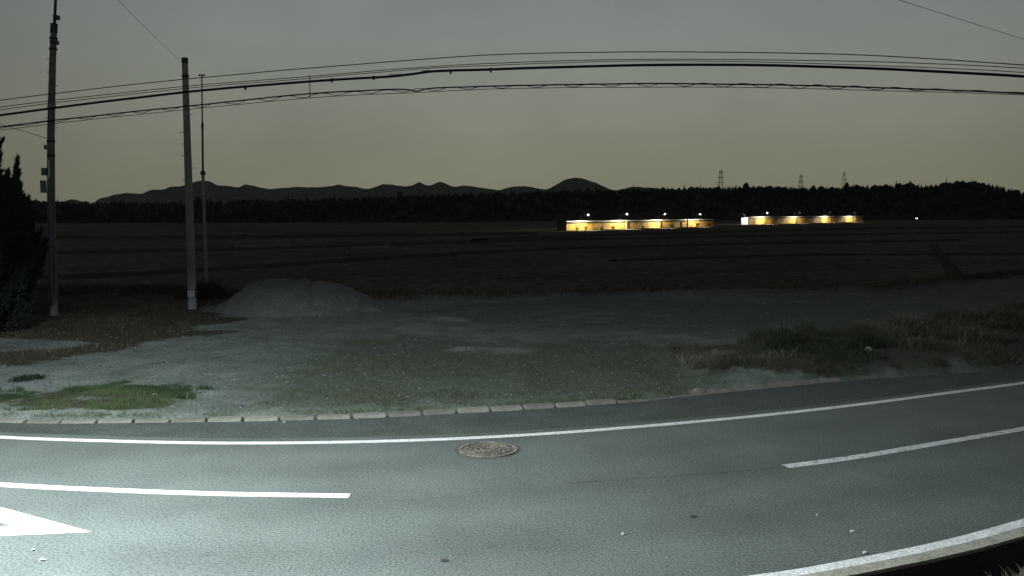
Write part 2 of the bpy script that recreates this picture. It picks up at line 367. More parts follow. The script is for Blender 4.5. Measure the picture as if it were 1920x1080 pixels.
# ------------------------------------------------------------------ the lot (one sheet, fine relief, masks for material)
def polyw(pts): return [gp(*q) for q in pts]
P_patch = polyw([(-60, 742), (40, 737), (100, 730), (200, 727), (245, 723), (262, 738), (335, 736), (400, 745), (350, 762), (250, 777), (100, 778), (-60, 779)])
P_rough = polyw([(-400, 700), (0, 692), (60, 688), (150, 675), (250, 662), (360, 640), (400, 628), (455, 608), (400, 597), (450, 560), (520, 545), (300, 525), (-400, 525)])  # area of rough dark grass at the left
P_hole = polyw([(-200, 668), (0, 668), (100, 664), (178, 654), (140, 647), (60, 642), (-200, 646)])
P_bank = polyw([(1290, 712), (1310, 690), (1350, 668), (1480, 650), (1560, 640), (1700, 620), (1920, 600), (2300, 590), (2300, 660), (1920, 684), (1750, 699), (1600, 708), (1480, 719), (1400, 722)])
P_moss = polyw([(480, 772), (560, 700), (650, 650), (760, 632), (900, 655), (1100, 640), (1330, 660), (1300, 700), (1290, 738), (1000, 752), (700, 766)])
P_moss2 = polyw([(760, 585), (1100, 560), (1500, 575), (1700, 600), (1500, 640), (1250, 632), (900, 620)])
P_pale = polyw([(800, 607), (820, 600), (880, 602), (860, 609)]); P_pale2 = polyw([(820, 664), (860, 655), (1010, 658), (1000, 672), (900, 672)])
def ragged(x, y, poly, amp):
    jx = (vnoise(x, y, .45, 61) - .5) * amp * 3 + (vnoise(x, y, 1.9, 63) - .5) * amp * 1.6; jy = (vnoise(x, y, .5, 62) - .5) * amp * 1.2 + (vnoise(x, y, 2.1, 64) - .5) * amp
    return inpoly(x + jx, y + jy, poly) & (y > np.interp(x, Ac[:, 0], Ac[:, 1]) + .26)
xs = np.unique(np.r_[np.linspace(-65, -24, 50), np.arange(-24, 34, .2), np.linspace(34, 95, 60)])
ys = np.unique(np.r_[np.arange(13.8, 48, .2), np.linspace(48, 100, 70)])
X, Y = np.meshgrid(xs, ys)
def lot_far(x):      # where the filled lot ends
    return np.interp(x, [-57, -16, -9.7, -4, 8, 16, 28, 48.5, 89], [41, 39.2, 37, 36.6, 39.4, 40.6, 50, 64, 90])
def road_far(x): return np.interp(x, Ac[:, 0], Ac[:, 1])
LF = lot_far(X) + (vnoise(X, Y, .25, 3) - .5) * 1.4; RF = road_far(X)
s_ = np.clip((Y - LF) / 9, 0, 1); s_ = s_ * s_ * (3 - 2 * s_)
Z = .055 + (vnoise(X, Y, .3, 1) - .5) * .14 + (vnoise(X, Y, 1.6, 2) - .5) * .05
bank = ragged(X, Y, P_bank, 1.3).astype(float); rough_mask = ragged(X, Y, P_rough, 1.1).astype(float)
def blur(a, n=3):
    for _ in range(n):
        a = (a + np.roll(a, 1, 0) + np.roll(a, -1, 0) + np.roll(a, 1, 1) + np.roll(a, -1, 1)) / 5
    return a
Z += blur(bank, 8) * (.10 + .3 * vnoise(X, Y, .8, 6)) + blur(rough_mask, 6) * .08 * vnoise(X, Y, 1, 8)
Z += np.exp(-((Y - LF + .2) / .6) ** 2) * .12
near = np.clip((Y - RF - .05) / .5, 0, 1)
Z = Z * near + (-.10) * (1 - near) + 0.03 * near
Z = Z * (1 - s_) + (-1.53) * s_
Zlot = Z
turf = np.clip(blur(np.maximum(ragged(X, Y, P_patch, .8) * .75, np.maximum(rough_mask - inpoly(X, Y, P_hole), 0)).astype(float), 5), 0, 1)
dirt = np.clip(blur(np.maximum(bank, ((Y - LF) > -.3).astype(float)), 6), 0, 1)
moss = np.clip(blur(inpoly(X, Y, P_moss) * .5 + inpoly(X, Y, P_moss2) * .32 + .2 + .3 * (vnoise(X, Y, .5, 77) - .5), 40) - blur(inpoly(X, Y, P_pale2) * .7 + inpoly(X, Y, P_pale) * .8, 1), 0, 1)
moss = np.clip(moss + np.clip((X + 9) / 12, 0, .32) + np.clip((X - 7) / 17, 0, .3), 0, 1)  # share of the darker green mix grows towards the right
nx, ny = len(xs), len(ys); idx = np.arange(nx * ny).reshape(ny, nx)
fc = np.column_stack([idx[:-1, :-1].ravel(), idx[:-1, 1:].ravel(), idx[1:, 1:].ravel(), idx[1:, :-1].ravel()])
keep = ~((Y < RF - .25)[1:, :-1].ravel())
g = np_mesh('ground', np.column_stack([X.ravel(), Y.ravel(), Z.ravel()]), fc[keep], M_ground, smooth=True,
            attrs={'turf': turf.ravel(), 'dirt': dirt.ravel(), 'moss': moss.ravel()})
tag(g, kind='structure')
def lotz(x, y):
    i = np.clip(np.searchsorted(xs, x) - 1, 0, nx - 2); j = np.clip(np.searchsorted(ys, y) - 1, 0, ny - 2)
    fx = np.clip((x - xs[i]) / (xs[i + 1] - xs[i]), 0, 1); fy = np.clip((y - ys[j]) / (ys[j + 1] - ys[j]), 0, 1)
    return (Zlot[j, i] * (1 - fx) + Zlot[j, i + 1] * fx) * (1 - fy) + (Zlot[j + 1, i] * (1 - fx) + Zlot[j + 1, i + 1] * fx) * fy

# fields out to the horizon
fs = MB().poly([(-9000, -300, -1.5), (9000, -300, -1.5), (9000, 9000, -1.5), (-9000, 9000, -1.5)]).build('rice_fields', M_field); tag(fs, kind='structure')
# field levees and tracks
def levee(pts, wd, hgt, m, name='levee'):
    wd *= 1.5
    P = resample(spline([gp(*q, z=-1.5) for q in pts]), n=60); b = MB()
    a0, a1, a2, a3 = offset(P, -wd / 2), offset(P, -wd / 5), offset(P, wd / 5), offset(P, wd / 2)
    hh = [hgt * (.8 + .4 * random.random()) for _ in P]
    t1 = [(p[0], p[1], -1.5 + q) for p, q in zip(a1, hh)]; t2 = [(p[0], p[1], -1.5 + q) for p, q in zip(a2, hh)]
    b.strip(z3(a0, -1.55), t1); b.strip(t1, t2); b.strip(t2, z3(a3, -1.55))
    return tag(b.build(name, m), kind='structure')
M_levee2 = mat('dry_levee', (.12, .115, .09), 1, .4, .8, spec=0)
levee([(60, 524), (250, 517), (420, 506), (650, 491), (820, 480), (1000, 470), (1300, 461), (1800, 452)], 1.1, .35, M_levee)
levee([(60, 508), (250, 505), (500, 497), (640, 488)], .8, .3, M_levee2)
levee([(100, 476), (400, 470), (800, 458), (1200, 448), (1920, 436)], 2.2, .4, M_levee)
levee([(40, 462), (400, 458), (760, 450), (1100, 444)], 3, .5, M_levee2)
levee([(900, 452), (1200, 440), (1500, 432), (1920, 426)], 4, .5, M_levee)
levee([(1750, 462), (1770, 487), (1803, 528)], .9, .3, M_levee)
levee([(1150, 490), (1500, 480), (1920, 478)], .9, .25, M_levee)
levee([(30, 447), (500, 446), (1000, 440)], 5, .6, M_levee)
for a_, b_ in (((438, 465), (545, 461)), ((655, 467), (728, 464))):
    P = [(*gp(*a_, z=-1.4), -1.15), (*gp(*b_, z=-1.4), -1.15)]
    levee([a_, ((a_[0] + b_[0]) / 2, (a_[1] + b_[1]) / 2), b_], .5, .28, M_pale, 'concrete_channel')

# ------------------------------------------------------------------ kerb
kr = empty('kerb', (-4, 15, 0), 'low weathered concrete kerb of short stones along the gravel lot', 'kerb')
KP = resample(Ac[(Ac[:, 0] > -14) & (Ac[:, 0] < 3.7)], step=.60)
kmesh = None
for i in range(len(KP) - 1):
    a, b = KP[i], KP[i + 1]; m_ = (a + b) / 2; ang = math.atan2(b[1] - a[1], b[0] - a[0])
    if kmesh is None:
        q = MB(); h0 = .278
        pr = [(-.03, -.1), (-.03, .02), (.02, .055), (.16, .06), (.18, -.1)]
        for x_ in (-h0, h0): q.v += [(x_, y_, zz_) for y_, zz_ in pr]
        q.f += [tuple(range(5)), tuple(range(9, 4, -1))] + [(j, 5 + j, 5 + (j + 1) % 5, (j + 1) % 5) for j in range(5)]
        o = q.build('kerb_stone', M_conc, kr, bevel=.018); kmesh = o.data; link = False
    else:
        o = bpy.data.objects.new('kerb_stone', kmesh); C.objects.link(o); link_child(o, kr)
    sunk = -.05 if m_[0] > 2.1 else (-.022 if m_[0] < -5 else 0)
    o.matrix_world = __import__('mathutils').Matrix.Translation((m_[0], m_[1], sunk + random.uniform(-.012, .012))) @ \
        __import__('mathutils').Euler((random.uniform(-.02, .02), random.uniform(-.012, .012), ang + random.uniform(-.015, .015))).to_matrix().to_4x4()
# sandy rim where the kerb stops
P = resample(Ac[(Ac[:, 0] > 3.4) & (Ac[:, 0] < 7)], step=.15); n_ = len(P)
wv = .10 + .06 * rng.random(n_)
sr = MB(); a_ = offset(P, -.02); b_ = P + (offset(P, .2) - P) * (wv / .14)[:, None]
sr.strip([(p[0], p[1], .004) for p in a_], [(p[0], p[1], .05 + .02 * rng.random()) for p in b_])
tag(sr.build('sand_rim', mat('sandy_grit', (.15, .15, .12), .95, .4, 4, .4, 60, grain=(30, .3))), kind='structure')

# ------------------------------------------------------------------ stones on the lot
def stones(name, pos, size, mt, tint):
    n = len(pos); base = np.array([(1, 0, 0), (-.5, .87, 0), (-.5, -.87, 0), (.1, 0, .75), (0, 0, -.5)])
    f = np.array([(0, 1, 3), (1, 2, 3), (2, 0, 3), (1, 0, 4), (2, 1, 4), (0, 2, 4)])
    a = rng.random(n) * 6.28; ca, sa = np.cos(a), np.sin(a); s = size[:, None] * (.6 + .8 * rng.random((n, 3)))
    V = base[None] * s[:, None, :] + rng.normal(0, .12, (n, 5, 3)) * size[:, None, None]
    x = V[..., 0] * ca[:, None] - V[..., 1] * sa[:, None]; y = V[..., 0] * sa[:, None] + V[..., 1] * ca[:, None]
    V = np.stack([x, y, V[..., 2]], -1) + pos[:, None]
    Fq = (f[None] + 5 * np.arange(n)[:, None, None]).reshape(-1, 3)
    return np_mesh(name, V.reshape(-1, 3), Fq, mt, cols=np.repeat(tint, 5, 0))
N = 26000
u_ = rng.random(N); yy = 15 + 24 * u_ ** 1.6; xx = (rng.random(N) * 2 - 1) * (yy * .62)
ok = (yy > road_far(xx) + .35) & (yy < lot_far(xx)) & ~ragged(xx, yy, P_patch, .5) & ~inpoly(xx, yy, P_bank); xx, yy = xx[ok], yy[ok]
zz = lotz(xx, yy); sz = .010 + .032 * rng.random(len(xx)) ** 4
gcol = (.06 + .11 * rng.random(len(xx)))[:, None] * np.array([1, 1.04, 1.0])
tag(stones('loose_gravel', np.column_stack([xx, yy, zz]), sz, M_stone, gcol), 'loose grey gravel scattered over the open lot', 'gravel', kind='stuff')

# ------------------------------------------------------------------ gravel heap
hx, hy = -8.15, 32.6
gx = np.linspace(-4.4, 5.2, 170); gy = np.linspace(-3.9, 3.9, 120); GX, GY = np.meshgrid(gx, gy)
ax = np.where(GX < 0, 2.6, 3.9)
r = (np.abs(GX / ax) ** 2.2 + np.abs(GY / 3.0) ** 2.2) ** (1 / 2.2)
r = r + (vnoise(GX, GY, .5, 11) - .5) * .16
H = np.clip(1.42 * (1 - r) / np.where(GX < 0, .60, .60 + .16 * np.clip(GX / 2, 0, 1)), -.3, 1.42)
H = np.where(H > 1.0, 1.0 + (1 - np.exp(-(H - 1.0) * 3)) * .26, H) * .86
H += (vnoise(GX, GY, .8, 12) - .5) * .24 + (vnoise(GX, GY, 4, 13) - .5) * .10 - np.abs(vnoise(GX * 2.5 + GY * .3, GY * .3, 1.1, 15) - .5) * .22 * (H > 0)
H -= .10 * np.exp(-((GX - .9 + .25 * GY) / .14) ** 2) * (H > .3) + .09 * np.exp(-((GY + .9 + .35 * (GX - 1.2)) / .1) ** 2) * ((GX > .6) & (GX < 2.2))
nz_ = (H < -.05)
H = np.where(nz_, -.25, H)
ix = np.arange(GX.size).reshape(GX.shape)
f_ = np.column_stack([ix[:-1, :-1].ravel(), ix[:-1, 1:].ravel(), ix[1:, 1:].ravel(), ix[1:, :-1].ravel()])
heap = np_mesh('gravel_heap', np.column_stack([GX.ravel(), GY.ravel(), H.ravel()]), f_, M_heap, smooth=True)
heap.location = (hx, hy, .02); tag(heap, 'flat-topped heap of grey gravel at the back of the lot', 'heap')

n = 2600; a_ = rng.random(n) * 6.283; q_ = 1.0 + np.abs(rng.normal(0, .10, n)) - .05
xx = hx + np.where(np.cos(a_) < 0, 2.5, 3.2) * np.cos(a_) * q_; yy = hy + 2.6 * np.sin(a_) * q_
tag(stones('heap_spill', np.column_stack([xx, yy, lotz(xx, yy) + .01]), .015 + .045 * rng.random(n) ** 3, M_stone, (.07 + .12 * rng.random(n))[:, None] * np.array([1, 1.04, 1.0])), 'stones spilled round the foot of the gravel heap', 'gravel', kind='stuff')

# ------------------------------------------------------------------ grass
def blades(name, x, y, z, ln, cols, label, cat, lean=.5, wd=.012, parent=None):
    n = len(x); a = rng.random(n) * 6.283; le = ln * lean * rng.random(n); dx, dy = np.cos(a), np.sin(a)
    b = rng.random(n) * 6.283; wx, wy = np.cos(b) * wd * (ln / .2) ** .5, np.sin(b) * wd * (ln / .2) ** .5
    V = np.zeros((n, 5, 3))
    V[:, 0] = np.column_stack([x - wx, y - wy, z]); V[:, 1] = np.column_stack([x + wx, y + wy, z])
    V[:, 2] = np.column_stack([x + wx * .7 + dx * le * .4, y + wy * .7 + dy * le * .4, z + ln * .6]); V[:, 3] = np.column_stack([x - wx * .7 + dx * le * .4, y - wy * .7 + dy * le * .4, z + ln * .6])
    V[:, 4] = np.column_stack([x + dx * le, y + dy * le, z + ln])
    f = np.array([(0, 1, 2), (0, 2, 3), (3, 2, 4)])
    Fq = (f[None] + 5 * np.arange(n)[:, None, None]).reshape(-1, 3)
    o = np_mesh(name, V.reshape(-1, 3), Fq, M_grass, cols=np.repeat(cols, 5, 0))
    return tag(o, label, cat, kind='stuff')
def sample(poly, n, dens=None, amp=.5):
    P = np.array(poly); lo, hi = P.min(0), P.max(0); X_, Y_ = [], []
    x = lo[0] + rng.random(n * 6) * (hi[0] - lo[0]); y = lo[1] + rng.random(n * 6) * (hi[1] - lo[1])
    k = ragged(x, y, poly, amp + rng.normal(0, .10 + amp * .12, len(x)))
    if dens is not None: k &= rng.random(len(x)) < dens(x, y)
    return x[k][:n], y[k][:n]
def pal(n, *cs, j=.25):
    c = np.array(cs)[rng.integers(0, len(cs), n)]; return c * (1 - j + 2 * j * rng.random((n, 1)))
dn = lambda s, seed, lo=.35, hi=.6: (lambda x, y: np.clip((vnoise(x, y, s, seed) - lo) / (hi - lo), .03, 1))
x, y = sample(P_patch, 34000, dn(1.6, 21, .40, .60), .8); 
ci = np.clip((vnoise(x, y, 1.4, 47, 3) + rng.normal(0, .12, len(x))) * 6 - .8, 0, 3.99).astype(int)
lc = np.array([(.018, .034, .016), (.03, .055, .022), (.05, .08, .03), (.075, .092, .045)])[ci] * (.7 + .6 * rng.random((len(x), 1)))
blades('lawn_patch', x, y, lotz(x, y), .015 + .20 * rng.random(len(x)) * vnoise(x, y, 2.2, 4, 3) ** 2, lc,
       'bright green grass patch beside the kerb at the left', 'grass', .8, .006)
x, y = sample(P_rough, 70000, dn(.5, 22, .4, .65), 1.1); k_ = ~inpoly(x, y, P_hole); x, y = x[k_], y[k_]
ci = np.clip((vnoise(x, y, .5, 57, 3) + rng.normal(0, .10, len(x))) * 6 - .8, 0, 3.99).astype(int)
lc = np.array([(.016, .026, .012), (.03, .04, .02), (.06, .052, .032), (.10, .085, .058)])[ci] * (.7 + .6 * rng.random((len(x), 1)))
blades('rough_grass', x, y, lotz(x, y), .03 + .45 * rng.random(len(x)) * vnoise(x, y, .9, 5, 3) ** 2.2, lc,
       'rough dark grass around the feet of the poles', 'grass', 1.1, .008)
x, y = sample(P_bank, 120000, dn(1.2, 23, .38, .62), 1.3)
kk = (.25 + 3.2 * vnoise(x, y, 1.3, 23, 3) ** 3) * (.35 + vnoise(x, y, .35, 29))
ci = np.clip((vnoise(x, y, .8, 37, 3) + rng.normal(0, .09, len(x))) * 7 - 1.2, 0, 4.99).astype(int)
bc = np.array([(.014, .024, .013), (.03, .04, .02), (.046, .048, .031), (.064, .061, .043), (.125, .125, .095)])[ci] * (.7 + .6 * rng.random((len(x), 1)))
blades('bank_weeds', x, y, lotz(x, y), .04 + .34 * rng.random(len(x)) ** 1.6 * kk, bc,
       'tangled dark weeds on the low bank at the right of the lot', 'weeds', 1.9, .005)
x, y = sample(P_moss, 30000, dn(.8, 24, .42, .62), 2)
blades('sparse_grass', x, y, lotz(x, y), .015 + .05 * rng.random(len(x)), pal(len(x), (.04, .055, .03), (.07, .08, .045), (.09, .09, .06)),
       'short sparse grass growing through the gravel', 'grass', 1, .007)
# dry verge on the far rim of the lot
n = 42000; x = -24 + 56 * rng.random(n); y = lot_far(x) + rng.normal(0, .55, n) + (vnoise(x, x * 0, .2, 9) - .5) * 1.2
k_ = rng.random(n) < np.clip((vnoise(x, y, .45, 25) - .3) * 3, .05, 1); x, y = x[k_], y[k_]
blades('dry_verge', x, y, lotz(x, y), .06 + .22 * rng.random(len(x)), pal(len(x), (.12, .11, .075), (.09, .085, .055), (.05, .05, .03), (.14, .125, .09)),
       'dry pale grass along the far rim of the lot', 'grass', 1, .010)
# weeds on the near bank, bottom right
Pn = offset(Nd, -.80); Pn2 = offset(Nd, -2.0); n = 14000; ii_ = np.where((Nd[:, 0] > 2.5) & (Nd[:, 0] < 9))[0]; i = ii_[rng.integers(0, len(ii_), n * 8)]; t = rng.random(n * 8)[:, None] ** 1.5
Q = Pn[i] * (1 - t) + Pn2[i] * t + rng.normal(0, .25, (n * 8, 1)) * np.array([[.91, .41]]) + rng.normal(0, .03, (n * 8, 2)); k_ = (Q[:, 0] > 2) & (Q[:, 0] < 10); Q = Q[k_][:n]
zq = np.interp(t[k_][:n, 0], [0, .15, 1], [-.16, -.04, -.01])
blades('ditch_weeds', Q[:, 0], Q[:, 1], zq - .03, .03 + .16 * rng.random(len(Q)) ** 2, pal(len(Q), (.16, .15, .12), (.10, .10, .07), (.20, .18, .15), (.07, .085, .05)),
       'pale dry weeds on the ditch bank nearest the camera', 'weeds', 1.3, .007)
# tufts poking over the kerb and gutter
i = rng.integers(0, len(KP), 5200); Q = KP[i] + np.column_stack([rng.normal(0, .3, 5200), .20 + np.abs(rng.normal(0, .11, 5200))])
k_ = vnoise(Q[:, 0], Q[:, 1], 1.1, 31) > .45; Q = Q[k_]
blades('kerb_grass', Q[:, 0], Q[:, 1], np.full(len(Q), .055), .02 + .07 * rng.random(len(Q)), pal(len(Q), (.05, .08, .035), (.10, .11, .06)), 'short grass growing along the back of the kerb', 'grass', 1, .006)
i = rng.integers(0, len(GO), 30000); Q = GO[i] + np.column_stack([rng.normal(0, .1, 30000), -.02 - rng.random(30000) * 0 + rng.random(30000) * .16]); k_ = (Q[:, 0] > 0) & (Q[:, 0] < 12) & (vnoise(Q[:, 0], Q[:, 1], 2.2, 33) > .5); Q = Q[k_]
blades('gutter_moss', Q[:, 0], Q[:, 1], np.full(len(Q), .034), .006 + .02 * rng.random(len(Q)), pal(len(Q), (.10, .13, .06), (.16, .16, .10)), 'moss and grit clumps lying on the gutter edge', 'moss', 1, .005)
# isolated dark plant in the gravel at the left
c0 = gp(52, 719); n = 700; x = c0[0] + rng.normal(0, .10, n); y = c0[1] + rng.normal(0, .10, n) + (x - c0[0]) * .8
V_ = blades('weed_clump', x, y, lotz(x, y), .03 + .10 * rng.random(n), pal(n, (.012, .024, .014), (.02, .032, .018)), 'small dark green weed clump alone in the bright gravel at the left', 'weed', 1, .012)

# ------------------------------------------------------------------ manhole, stone, litter
mx, my = gp(915, 843.5); mh = empty('manhole_cover', (mx, my, 0), 'round rusty iron manhole cover in the far lane', 'manhole cover')
def ringm(r0, r1, z0, z1, seg=48):
    b = MB(); pts = []
    for rr, zz_ in ((r0, z0), (r0, z1), (r1, z1), (r1, z0)):
        pts.append([(mx + rr * math.cos(2 * math.pi * k / seg), my + rr * math.sin(2 * math.pi * k / seg), zz_) for k in range(seg + 1)])
    for a_, b_ in zip(pts, pts[1:]): b.strip(a_, b_)
    return b
def disc(r_, z_, seg=48): return MB().poly([(mx + r_ * math.cos(2 * math.pi * k / seg), my + r_ * math.sin(2 * math.pi * k / seg), z_) for k in range(seg)])
ringm(.39, .44, .002, .018).build('frame_ring', M_iron_l, mh)
disc(.385, .006).build('cover_plate', M_iron, mh)
disc(.50, .002).build('asphalt_collar', mat('collar_asphalt', (.075, .075, .068), .9, .3, 6, .4, 120), mh)
ringm(.305, .335, .006, .016).build('raised_ring', M_iron_l, mh)
tr = MB()
for k in range(12):
    for rr in (.10, .18, .26):
        a_ = 2 * math.pi * (k + (rr * 10 % 1) * .5) / 12; tr.box((mx + rr * math.cos(a_), my + rr * math.sin(a_), .012), (.035 + rr * .18, .03, .012), a_ + math.pi / 2)
o = tr.build('tread_blocks', M_iron_l, mh); o['kind'] = 'stuff'
for k in range(3):
    a_ = 2 * math.pi * k / 3 + .5; MB().box((mx + .36 * math.cos(a_), my + .36 * math.sin(a_), .010), (.06, .05, .012), a_).build('lift_slot', M_dark, mh)

def rock(px, py, s, col, name, label, cat, z=0):
    import bmesh
    bm = bmesh.new(); bmesh.ops.create_icosphere(bm, subdivisions=2, radius=1)
    x_, y_ = gp(px, py, z)
    for v in bm.verts:
        nn = 1 + .35 * mnoise.noise(v.co * 1.7 + Vector((px, py, 0))); v.co = Vector((v.co.x * s[0] * nn, v.co.y * s[1] * nn, v.co.z * s[2] * nn))
    me = bpy.data.meshes.new(name); bm.to_mesh(me); bm.free(); me.materials.append(mat(name + '_mat', col, .9, .2, 12))
    o = bpy.data.objects.new(name, me); C.objects.link(o); o.location = (x_, y_, z + s[2] * .5); return tag(o, label, cat)
rock(1310, 738, (.14, .09, .08), (.13, .105, .09), 'stone', 'reddish stone lying where the kerb stones end', 'stone')
rock(1627, 661, (.10, .08, .10), (.26, .24, .22), 'stone', 'small pale stone among the weeds of the right bank', 'stone', .25)
rock(290, 743, (.05, .04, .04), (.5, .5, .46), 'stone', 'small white stone in the green grass patch', 'stone', .06)
def scrap(px, py, s, label):
    x_, y_ = gp(px, py); b = MB(); n0 = 7; a0 = random.random() * 6
    r_ = [(s * (.5 + random.random() * .7)) for _ in range(n0)]
    rim = [(x_ + r_[k] * math.cos(a0 + k * 6.283 / n0), y_ + .8 * r_[k] * math.sin(a0 + k * 6.283 / n0), .008 + .015 * random.random()) for k in range(n0)]
    for k in range(n0): b.poly([(x_, y_, .032), rim[k], rim[(k + 1) % n0]])
    b.poly([(p[0], p[1], .005) for p in rim]); return tag(b.build('paper_scrap', M_scrap), label, 'litter')
scrap(1621, 1038, .040, 'crumpled white scrap touching the thick edge line at lower right')
scrap(1598, 998, .026, 'small white scrap above the lower right edge line')
scrap(1168, 1003, .028, 'white scrap alone in the middle of the near lane')
scrap(1532, 968, .014, 'tiny white scrap farthest up the near lane at the right')
scrap(80, 1051, .034, 'white scrap below the diamond marking')
scrap(62, 1033, .020, 'tiny white fleck between the diamond and the larger scrap')
scrap(533, 793, .024, 'pale scrap lying against a kerb joint')
leafm = mat('dry_leaf', (.05, .035, .025), .9, .2, 10)
for (px, py, lb) in ((1300, 970, 'brown dead leaf in the near lane right of the middle scrap'), (833, 1053, 'brown dead leaf at the bottom middle of the road')):
    x_, y_ = gp(px, py); b = MB(); b.poly([(x_ - .05, y_, .012), (x_, y_ - .022, .006), (x_ + .055, y_ + .01, .016)]); b.poly([(x_ - .05, y_, .012), (x_ + .055, y_ + .01, .016), (x_, y_ + .03, .02)])
    tag(b.build('dead_leaf', leafm), lb, 'leaf')

# ------------------------------------------------------------------ poles
def shaft(pts, rad, name, m, parent, seg=20): return MB().tube(pts, rad, seg).build(name, m, parent, smooth=False)
# pole 2: bare concrete pole
D2 = 31.7; b2 = Vector(at(361, 586, D2)); t2 = Vector(at(346.5, 110, D2)); b2.z = 0
p2 = empty('utility_pole', b2, 'bare grey pole with white reflective stripes near its foot', 'pole')
shaft([b2 - Vector((0, 0, .3)), b2 * .5 + t2 * .5, t2], [.152, .130, .100], 'shaft', M_pole, p2)
shaft([t2 - Vector((0, 0, .16)), t2 + Vector((0, 0, .03))], [.112, .108], 'cap', M_dark, p2)
ax2 = (t2 - b2).normalized()
pt = lambda py: Vector(at(np.interp(py, [110, 586], [346.5, 361]), py, D2))
for py in (215, 248, 270, 292, 315, 338, 362, 388, 414, 440):
    s = 1 if int(py) % 2 else -1; c_ = pt(py)
    MB().tube([c_ + Vector((s * .10, 0, 0)), c_ + Vector((s * .23, 0, 0)), c_ + Vector((s * .23, 0, .025))], .009, 6).build('step_bolt', M_dark, p2)
c_ = pt(550)
for k in (-1, 0, 1):
    a_ = -math.pi / 2 + k * .62 + .05; rr = .152
    q0 = c_ + Vector((rr * math.cos(a_), rr * math.sin(a_), 0)); MB().box(q0, (.042, .010, .26), a_ + math.pi / 2).build('reflective_stripe', M_white, p2)
shaft([c_ - Vector((0, 0, .16)), c_ + Vector((0, 0, .16))], [.151, .1505], 'sleeve', mat('grey_sleeve', (.09, .09, .09), .7, .1, 8), p2)
shaft([pt(140), pt(146)], [.118, .118], 'clamp_band', M_dark, p2)

# pole 1
D1 = 29.5; P1 = [(101, 600), (98.5, 480), (96, 400), (95.5, 250), (98.5, 120), (101.5, 45)]
pp = [Vector(at(a_, b_, D1)) for a_, b_ in P1]; pp[0].z = -.2
p1 = empty('utility_pole', (pp[0].x, pp[0].y, 0), 'tall pole at far left with grey boxes and a thin mast on top', 'pole')
shaft(pp, [.137, .13, .125, .115, .103, .092], 'shaft', M_pole_d, p1)
m0, m1 = Vector(at(101.5, 60, D1)), Vector(at(107, -60, D1))
shaft([m0, m1], [.05, .038], 'mast', M_dark, p1, 10)
f1 = lambda py: Vector(at(np.interp(py, [45, 120, 250, 400, 480, 600], [101.5, 98.5, 95.5, 96, 98.5, 101]), py, D1))
shaft([f1(62), f1(44)], [.11, .11], 'cap', M_dark, p1); MB().box(f1(33) + Vector((.08, 0, 0)), (.16, .15, .13)).build('bracket', M_dark, p1)
MB().box(f1(80) + Vector((.05, -.03, 0)), (.2, .21, .12)).build('clamp_band', M_dark, p1)
for py in (72, 92, 196, 200, 265, 292): shaft([f1(py + 2), f1(py - 2)], [.126, .126], 'clamp_band', M_steel if py in (196, 200) else M_dark, p1)
MB().box(f1(276) + Vector((-.16, -.04, 0)), (.05, .08, .14)).build('insulator', M_dark, p1)
MB().box(f1(322) + Vector((-.19, -.06, 0)), (.14, .16, .24)).build('junction_box', M_box, p1, bevel=.012)['label'] = 'upper grey box'
MB().box(f1(350) + Vector((-.22, -.06, 0)), (.14, .16, .40)).build('junction_box', M_box, p1, bevel=.012)['label'] = 'lower taller grey box'
MB().tube([f1(300) + Vector((.0, -.14, 0)), f1(335) + Vector((.0, -.14, 0))], .025, 8).build('conduit', M_white, p1)
MB().tube([f1(335) + Vector((.02, -.14, 0)), f1(560) + Vector((.02, -.155, 0))], .018, 8).build('cable_duct', M_steel, p1)
MB().box(f1(445) + Vector((.02, -.16, 0)), (.08, .02, .17)).build('number_plate', M_box, p1)
for py in (110, 135, 160, 222, 240, 380, 410, 440):
    s = -1 if int(py) % 20 else 1; MB().tube([f1(py) + Vector((s * .08, 0, 0)), f1(py) + Vector((s * .21, 0, 0))], .009, 6).build('step_bolt', M_dark, p1)

# pole 3: thin steel mast
D3 = 36.0; g3 = lambda px, py: Vector(at(px, py, D3)); b3 = g3(388, 560); b3.z = 0
p3 = empty('steel_mast', b3, 'thin two-stage steel mast with small crossbar beside the bare pole', 'mast')
shaft([b3 - Vector((0, 0, .2)), g3(380.5, 326)], [.068, .062], 'lower_tube', M_steel, p3, 12)
shaft([g3(380.5, 330), g3(379.5, 236)], [.042, .038], 'middle_tube', M_dark, p3, 10)
shaft([g3(379.5, 238), g3(378.3, 142)], [.03, .025], 'upper_tube', M_dark, p3, 8)
shaft([g3(380.5, 328), g3(380.5, 321)], [.105, .10], 'collar', M_dark, p3, 12)
shaft([g3(379.5, 241), g3(379.5, 231)], [.05, .05], 'coupling', M_dark, p3, 10)
cb = g3(378.3, 141); MB().box(cb, (.19, .04, .04)).build('crossbar', M_dark, p3)
for s in (-1, 1): shaft([cb + Vector((s * .09, 0, -.04)), cb + Vector((s * .09, 0, .04))], [.028, .036], 'insulator', M_dark, p3, 8)
# brushy stump of dead stems round the mast
n = 2600; x = b3.x + rng.normal(0, .42, n); y = b3.y + rng.normal(0, .4, n)
o = blades('dead_brush', x, y, lotz(x, y), .2 + .55 * rng.random(n) * np.exp(-((x - b3.x) / .5) ** 2), pal(n, (.07, .045, .03), (.05, .04, .028), (.03, .03, .018)), 'brown dead brush round the foot of the thin mast', 'brush', .8, .012)
del o['kind']

